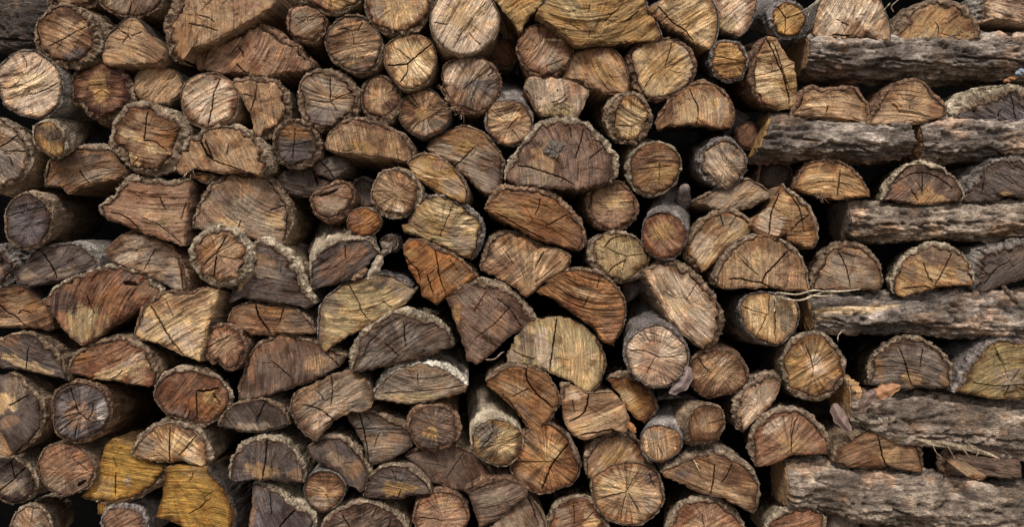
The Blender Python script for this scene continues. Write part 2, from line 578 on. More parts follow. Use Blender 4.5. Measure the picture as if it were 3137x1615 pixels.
    if face: mesh_obj('cut_wood', V, np.concatenate([f4, f4s]), np.concatenate([f3, f3b]), C, PCc, RRc, M_WOOD, root, pv=pvv)
    if not has_bark: return P0, dr
    # ---------------------------------------------------------------- bark
    ib = np.nonzero(isb)[0]
    n = len(ib)
    o2, w2, nn2 = O[ib], W[ib], nrm[ib]
    base_c, light_c = [np.array(c) for c in BK[o.get('bk', 'br')]]
    smoothb = 1.0 if bt > .0045 else .45
    amp = min(.0026 + .38 * bt, .0080) * smoothb
    def bnoise(s2, t, scl=1.0):
        a_ = fbm(s2[:, 0] * 62, s2[:, 1] * 62, t * 24 + seed, 3)
        r_ = 1 - np.abs(2 * fbm(s2[:, 0] * 40 + 5, s2[:, 1] * 40, t * 13 + seed * 1.7, 2) - 1)
        f_ = fbm(s2[:, 0] * 230, s2[:, 1] * 230, t * 120 + seed, 2)
        return (fbm(s2[:, 0] * 15, s2[:, 1] * 15, t * 16 + seed * .3, 2) - .5) * 2.0 * min(1, t / .03) + (a_ - .5) * 1.5 + (r_ - .75) * 1.1 + (f_ - .5) * 1.0
    rows, colr, pcr = [], [], []
    shade = 1 if not closed else 1
    endt = np.ones(n) if closed else np.minimum(sst(-.01, .06, arc[ib]), sst(1.01, .94, arc[ib]))
    # rim across the thickness, from the wood outwards
    bevel = (.25 + .9 * fbm(o2[:, 0] * 16, o2[:, 1] * 16, seed + 60, 2)) * min(bt, .02) * (1.0 if bt > .006 else .4)
    fs = [-.06, .03, .12, .3, .5, .7, .88]
    inner_c = np.array((.115, .056, .030)) * .6 + base_c * .28
    for j, f in enumerate(fs):
        s2 = w2 + (o2 - w2) * f
        fr_n = fbm(s2[:, 0] * 130, s2[:, 1] * 130, seed + 31, 3) - .5
        lo = fbm(s2[:, 0] * 35, s2[:, 1] * 35, seed + 32, 2) - .5
        gapn = fbm(s2[:, 0] * 22, s2[:, 1] * 22, seed + 33, 2)
        hh = -.0015 + fr_n * amp * 2.0 + lo * .008
        hh = hh - bevel * max(f, 0) ** 1.3
        if j == 0: hh = hh * 0 - .010
        if j == 1: hh = hh - .0075 * sst(.35, .6, gapn)
        if j == 2: hh = hh - .003 * sst(.4, .65, gapn)
        if j == 6: hh = hh - .001
        s2 = s2 + nn2 * (bnoise(s2, 0) * amp * max(f, 0) * endt)[:, None] * .8
        rows.append(place(s2, hh))
        mixf = sst(.15, 1.0, np.full(n, f) + fr_n * .9)
        cc = inner_c + (base_c * .50 + light_c * .42 - inner_c) * mixf[:, None]
        colr.append(cc * (.8 + .9 * (fr_n + .22))[:, None])
        pcr.append(np.c_[s2, np.full(n, 0)])
    tb = np.array([0, .0022, .0048, .008, .012, .017, .0225, .029, .037, .046, .057, .07, .086, .105, .128, .155, .19, .24, .30, L])
    tb = np.r_[tb[tb < L * .95], L]
    Pr = place(o2, np.zeros(n))
    nb3 = np.stack([nn2[:, 0], np.zeros(n), nn2[:, 1]], 1)
    for t in tb:
        bn = bnoise(o2, t)
        nn = bn * amp * endt - (.0012 if t == 0 else 0)
        fr_n = fbm(o2[:, 0] * 130, o2[:, 1] * 130, seed + 31, 3) - .5
        jag = fr_n * amp * 1.2 * max(0, 1 - t / .02)
        sh = 1 - .03 * t / L
        P = ax3 + (Pr - ax3) * [sh, 1, sh] + dr * t + nb3 * nn[:, None]
        P[:, 1] += .0015 * (1 if t == 0 else 0) - jag + bevel * max(0, 1 - t / .03)
        rows.append(P)
        mixf = sst(-.6, .75, bn)
        pt = fbm(o2[:, 0] * 14, o2[:, 1] * 14, t * 12 + seed + 40, 3)
        cc = base_c + (light_c - base_c) * (mixf * (.25 + .75 * sst(.35, .65, pt)))[:, None]
        cc = cc * (.82 + .18 * sst(0, .016, t))
        colr.append(cc * (.7 + .6 * pt)[:, None])
        pcr.append(np.c_[o2, np.full(n, t)])
    R = len(rows)
    bi = np.arange(R * n).reshape(R, n)
    if closed: bn_ = np.roll(bi, -1, 1)
    else: bi, bn_ = bi[:, :-1], bi[:, 1:]
    f4 = np.stack([bi[:-1], bi[1:], bn_[1:], bn_[:-1]], -1).reshape(-1, 4)
    PCb = np.concatenate(pcr); PCb[:, 2] += seed * .73
    VB_, CB_ = np.concatenate(rows), np.concatenate(colr)
    # crumbs and flakes of bark standing off the rim and the outer face
    per = n * STEP
    nf = int(per * 1000 * (.42 if smoothb == 1 else .12))
    rsel = np.concatenate([np.full(nf // 2, 0) + rng.randint(3, 9, nf // 2), rng.randint(7, min(R, 17), nf - nf // 2)])
    csel = rng.randint(0, n, nf)
    pid = rsel * n + csel
    ctr = VB_[pid]
    out = nb3[csel]
    axd = rng.randn(nf, 3); axd /= np.linalg.norm(axd, axis=1)[:, None]
    up = np.where((rsel < 7)[:, None], np.array([0, -1.0, 0]), out) + .5 * rng.randn(nf, 3)
    up /= np.linalg.norm(up, axis=1)[:, None]
    sd_ = np.cross(up, axd); sd_ /= np.linalg.norm(sd_, axis=1)[:, None] + 1e-9
    fw = np.cross(sd_, up)
    sz = rng.uniform(.0007, .0026, nf)[:, None] * min(1.25, .6 + bt / .012)
    ln = rng.uniform(.6, 2.6, nf)[:, None]
    a0 = ctr - up * sz * .6
    FV = np.stack([a0 + fw * sz * ln, a0 - fw * sz * .6 * ln + sd_ * sz, a0 - fw * sz * .7 - sd_ * sz * .8, ctr + up * sz * rng.uniform(.5, 1.1, nf)[:, None] + fw * sz * rng.uniform(-.5, .8, nf)[:, None]], 1)
    b0 = len(VB_) + np.arange(nf)[:, None] * 4
    F3 = np.concatenate([b0 + np.array([[0, 1, 3]]), b0 + np.array([[1, 2, 3]]), b0 + np.array([[2, 0, 3]])])
    fc = np.repeat(CB_[pid] * rng.uniform(.6, 1.25, nf)[:, None], 4, 0)
    VB_ = np.concatenate([VB_, FV.reshape(-1, 3)])
    CB_ = np.concatenate([CB_, fc])
    PCb = np.concatenate([PCb, FV.reshape(-1, 3)])
    mesh_obj('bark', VB_, f4, F3, np.clip(CB_, .01, .95), PCb, PCb, M_BARK, root)
    if 'fib' in o: fibres(root, o['fib'], y0, seed, light_c)
    return P0, dr

def cross_log(root, top, bot, o, seed):
    rng = np.random.RandomState(seed)
    y0 = float(o.get('y', 0)) / 1000
    ry = float(o.get('ry', 75)) / 1000
    yc = y0 + ry
    if ry > .09: top = top + [0, .008]; bot = bot - [0, .007]
    top = catmull(top, False, .01); bot = catmull(bot, False, .01)
    Lx = top[-1, 0] - top[0, 0]
    n = int(Lx / .0026)
    def res(p):
        L = np.r_[0, np.cumsum(np.linalg.norm(np.diff(p, axis=0), axis=1))]
        u = np.linspace(0, L[-1], n)
        return np.stack([np.interp(u, L, p[:, 0]), np.interp(u, L, p[:, 1])], 1)
    t2, b2 = res(top), res(bot)
    kx, kz = (D + y0) / D, (D + yc) / D
    M = 120
    th = np.linspace(-math.pi, math.pi, M, endpoint=False)
    s_, c_ = np.sin(th), np.cos(th)
    yy = np.where(c_ > 0, -ry * np.abs(c_) ** .72, ry * .55 * np.abs(c_) ** .3)
    ss = np.sign(s_) * np.abs(s_) ** .76
    f = (ss + 1) / 2
    X = (b2[:, None, 0] + (t2 - b2)[:, None, 0] * f[None]) * kx
    Z = (b2[:, None, 1] + (t2 - b2)[:, None, 1] * f[None]) * kz
    Y = np.broadcast_to(yc + yy[None], X.shape)
    hz = np.linalg.norm(t2 - b2, axis=1)[:, None] / 2
    nz = ss[None] * np.ones_like(hz); ny = np.where(c_ > 0, -np.abs(c_), np.abs(c_))[None] * np.ones_like(hz)
    base_c, light_c = [np.array(c) for c in BK[o.get('bk', 'pu')]]
    xf, yf, zf = X.ravel(), Y.ravel(), Z.ravel()
    wx = xf + .05 * (fbm(xf * 9, yf * 9, zf * 9 + seed, 2) - .5)
    wz = zf + .02 * (fbm(xf * 14, yf * 20, zf * 20 + seed, 2) - .5)
    ridge = 1 - np.abs(2 * fbm(wx * 7, yf * 60, wz * 60 + seed, 3) - 1)
    fis = sst(.10, .0, np.abs(fbm(wx * 6 + 4, yf * 44, wz * 44 + seed * 3, 3) - .5) * 2)
    med = fbm(wx * 18, yf * 85, wz * 85 + seed * 2, 3)
    fine = fbm(xf * 90, yf * 260, zf * 260, 3)
    big = fbm(xf * 9, yf * 14, zf * 14 + seed, 2)
    bn = (ridge - .75) * 1.2 + (med - .5) * 1.7 + (fine - .5) * 1.3 - fis * 1.1
    dsp = (bn * .0112 + (big - .5) * .012).reshape(X.shape)
    # the bark's edge crumbles a little towards the cut end
    erode = sst(.014, 0, (X - X[:1])) * .004
    dsp = dsp - erode
    V = np.stack([X, Y + ny * dsp, Z + nz * dsp], -1)
    mixf = sst(-.5, .7, bn + (fbm(xf * 70, yf * 120, zf * 120 + 8, 3) - .5) * 1.2)
    pt = fbm(xf * 11, yf * 16, zf * 16 + seed, 3)
    col = base_c + (light_c - base_c) * (mixf * (.25 + .75 * sst(.38, .62, pt)))[:, None]
    col = col * (.45 + 1.0 * pt)[:, None]
    warm = sst(.55, .7, fbm(xf * 16, yf * 22, zf * 22 + seed + 5, 3))
    col = col * (1 + warm[:, None] * np.array((.30, .10, -.06)))
    for h in o.get('patch', '').split(';'):
        if not h: continue
        cn, xy, rx, ryy, ro = h.split(':')
        c0 = np.array(S(*map(float, xy.split(','))))
        q = np.stack([xf / kx, zf / kz], 1) - c0
        a = -math.radians(float(ro))
        uu = (q[:, 0] * math.cos(a) + q[:, 1] * math.sin(a)) / (float(rx) * PX)
        vv = (-q[:, 0] * math.sin(a) + q[:, 1] * math.cos(a)) / (float(ryy) * PX)
        m = sst(1.2, .8, np.sqrt(uu ** 2 + vv ** 2) + (med - .5) * 1.2) * .92
        col = col + (np.array(PAL[cn]) * 1.05 - col) * m[:, None]
        V = V - np.stack([np.zeros_like(X), ny, nz], -1) * (m.reshape(X.shape) * .002)[..., None]
    # rim ring at the cut end
    cx = V[0].mean(0)
    rim = []
    for fx in (.88, .91, .96):
        r = cx + (V[0] - cx) * fx
        r[:, 0] = V[0][:, 0] + .002 + .004 * (rng.rand(M) - .5) + (.006 if fx < .9 else 0)
        rim.append(r)
    VV = np.concatenate(rim + [V.reshape(-1, 3)])
    CC = np.clip(np.concatenate([np.broadcast_to(base_c * .7 + np.array((.15, .08, .045)) * .3, (3 * M, 3)), col]), .01, .95)
    R = n + 3
    bi = np.arange(R * M).reshape(R, M); bx = np.roll(bi, -1, 1)
    f4 = np.stack([bi[:-1], bi[1:], bx[1:], bx[:-1]], -1).reshape(-1, 4)[:, ::-1]
    pc = np.stack([VV[:, 1], VV[:, 2], VV[:, 0] + seed], 1)
    mesh_obj('bark', VV, f4, [], CC, pc, pc, M_BARK, root)
    # cut end
    K = 26
    ring0 = cx + (V[0] - cx) * .92
    ring0[:, 0] = V[0][:, 0] - .001
    fr = np.arange(1, K + 1) / K
    c0 = ring0.mean(0)
    F = c0 + fr[:, None, None] * (ring0 - c0)[None]
    q = np.concatenate([c0[None], F.reshape(-1, 3)])
    hgt = .003 * (fbm(q[:, 1] * 40, q[:, 2] * 150, seed, 3) - .5) + .006 * (fbm(q[:, 1] * 25, q[:, 2] * 25, seed, 2) - .5)
    q[:, 0] -= hgt
    skirt = ring0 + [.03, 0, 0]
    q = np.concatenate([q, skirt])
    base = np.array(PAL[o.get('c', 'tan')])
    cl = base * (.7 + .6 * fbm(q[:, 1] * 50, q[:, 2] * 50, seed, 3))[:, None]
    idx = 1 + np.arange((K + 1) * M).reshape(K + 1, M); nx = np.roll(idx, -1, 1)
    f3 = np.stack([np.zeros(M, int), nx[0], idx[0]], 1)
    f4 = np.stack([idx[:-1], nx[:-1], nx[1:], idx[1:]], -1).reshape(-1, 4)
    pc = np.stack([q[:, 2], q[:, 1], np.full(len(q), seed * .37)], 1)
    rr = np.stack([np.linalg.norm(q - c0, axis=1), q[:, 2] * 8, q[:, 1]], 1)
    mesh_obj('cut_wood', q, f4, f3, cl, pc, rr, M_WOOD, root)
    # far end
    far = np.concatenate([V[-1].mean(0)[None], V[-1]])
    ar = np.arange(M)
    f3 = np.stack([np.zeros(M, int), 1 + ar, 1 + (ar + 1) % M], 1)
    cl = np.broadcast_to(base * .8, far.shape)
    mesh_obj('far_end', far, [], f3, cl, far, far, M_WOOD, root)

def tube(path, rad, sides=10, closed_end=True):
    path = np.asarray(path, float); rad = np.asarray(rad, float)
    V = []
    for i, p in enumerate(path):
        t = path[min(i + 1, len(path) - 1)] - path[max(i - 1, 0)]
        t /= np.linalg.norm(t) + 1e-9
        a = np.cross(t, (0, 1, .01)); a /= np.linalg.norm(a) + 1e-9
        b = np.cross(t, a)
        an = np.linspace(0, 2 * math.pi, sides, endpoint=False)
        V.append(p + rad[i] * (np.cos(an)[:, None] * a + np.sin(an)[:, None] * b))
    n = len(path)
    bi = np.arange(n * sides).reshape(n, sides); bx = np.roll(bi, -1, 1)
    f4 = np.stack([bi[:-1], bi[1:], bx[1:], bx[:-1]], -1).reshape(-1, 4)
    V = np.concatenate(V + [path[:1], path[-1:]])
    ar = np.arange(sides)
    f3 = np.concatenate([np.stack([np.full(sides, n * sides), ar, (ar + 1) % sides], 1),
                         np.stack([np.full(sides, n * sides + 1), bi[-1][(ar + 1) % sides], bi[-1][ar]], 1)])
    return V, f4, f3

CAT = dict(round_log='round log', split_log='split log', branch_log='branch log', forked_log='forked log', cross_log='crosswise log',
           wood_sliver='splinter', bark_chunk='bark', wood_chip='wood chip')
GRP = dict(round_log='round logs in the stack', split_log='split logs in the stack', branch_log='thin logs jutting from the stack',
           cross_log='crosswise logs', wood_sliver='splinters of wood in the gaps')

# ------------------------------------------------------------------ backdrop behind the stack
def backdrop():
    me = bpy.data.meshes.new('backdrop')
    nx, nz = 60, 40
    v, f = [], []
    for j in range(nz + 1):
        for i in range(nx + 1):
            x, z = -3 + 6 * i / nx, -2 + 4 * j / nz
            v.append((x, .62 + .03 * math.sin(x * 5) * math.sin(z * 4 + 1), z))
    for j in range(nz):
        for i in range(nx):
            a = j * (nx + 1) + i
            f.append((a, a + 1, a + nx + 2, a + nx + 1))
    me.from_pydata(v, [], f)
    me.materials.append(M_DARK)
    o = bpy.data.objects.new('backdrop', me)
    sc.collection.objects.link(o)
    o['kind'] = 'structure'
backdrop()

def ground():
    me = bpy.data.meshes.new('ground')
    n = 60
    v, f = [], []
    for j in range(n + 1):
        for i in range(n + 1):
            x, y = -12 + 24 * i / n, -23.4 + 24 * j / n
            v.append((x, y, -.97 + .02 * math.sin(x * 1.7) * math.sin(y * 1.3)))
    for j in range(n):
        for i in range(n):
            a = j * (n + 1) + i
            f.append((a, a + 1, a + n + 2, a + n + 1))
    me.from_pydata(v, [], f)
    me.materials.append(make_plain("dry_earth", (.21, .175, .135), (14, 14, 14), .75, 1.2))
    o = bpy.data.objects.new('ground', me)
    sc.collection.objects.link(o)
    o['kind'] = 'structure'
ground()

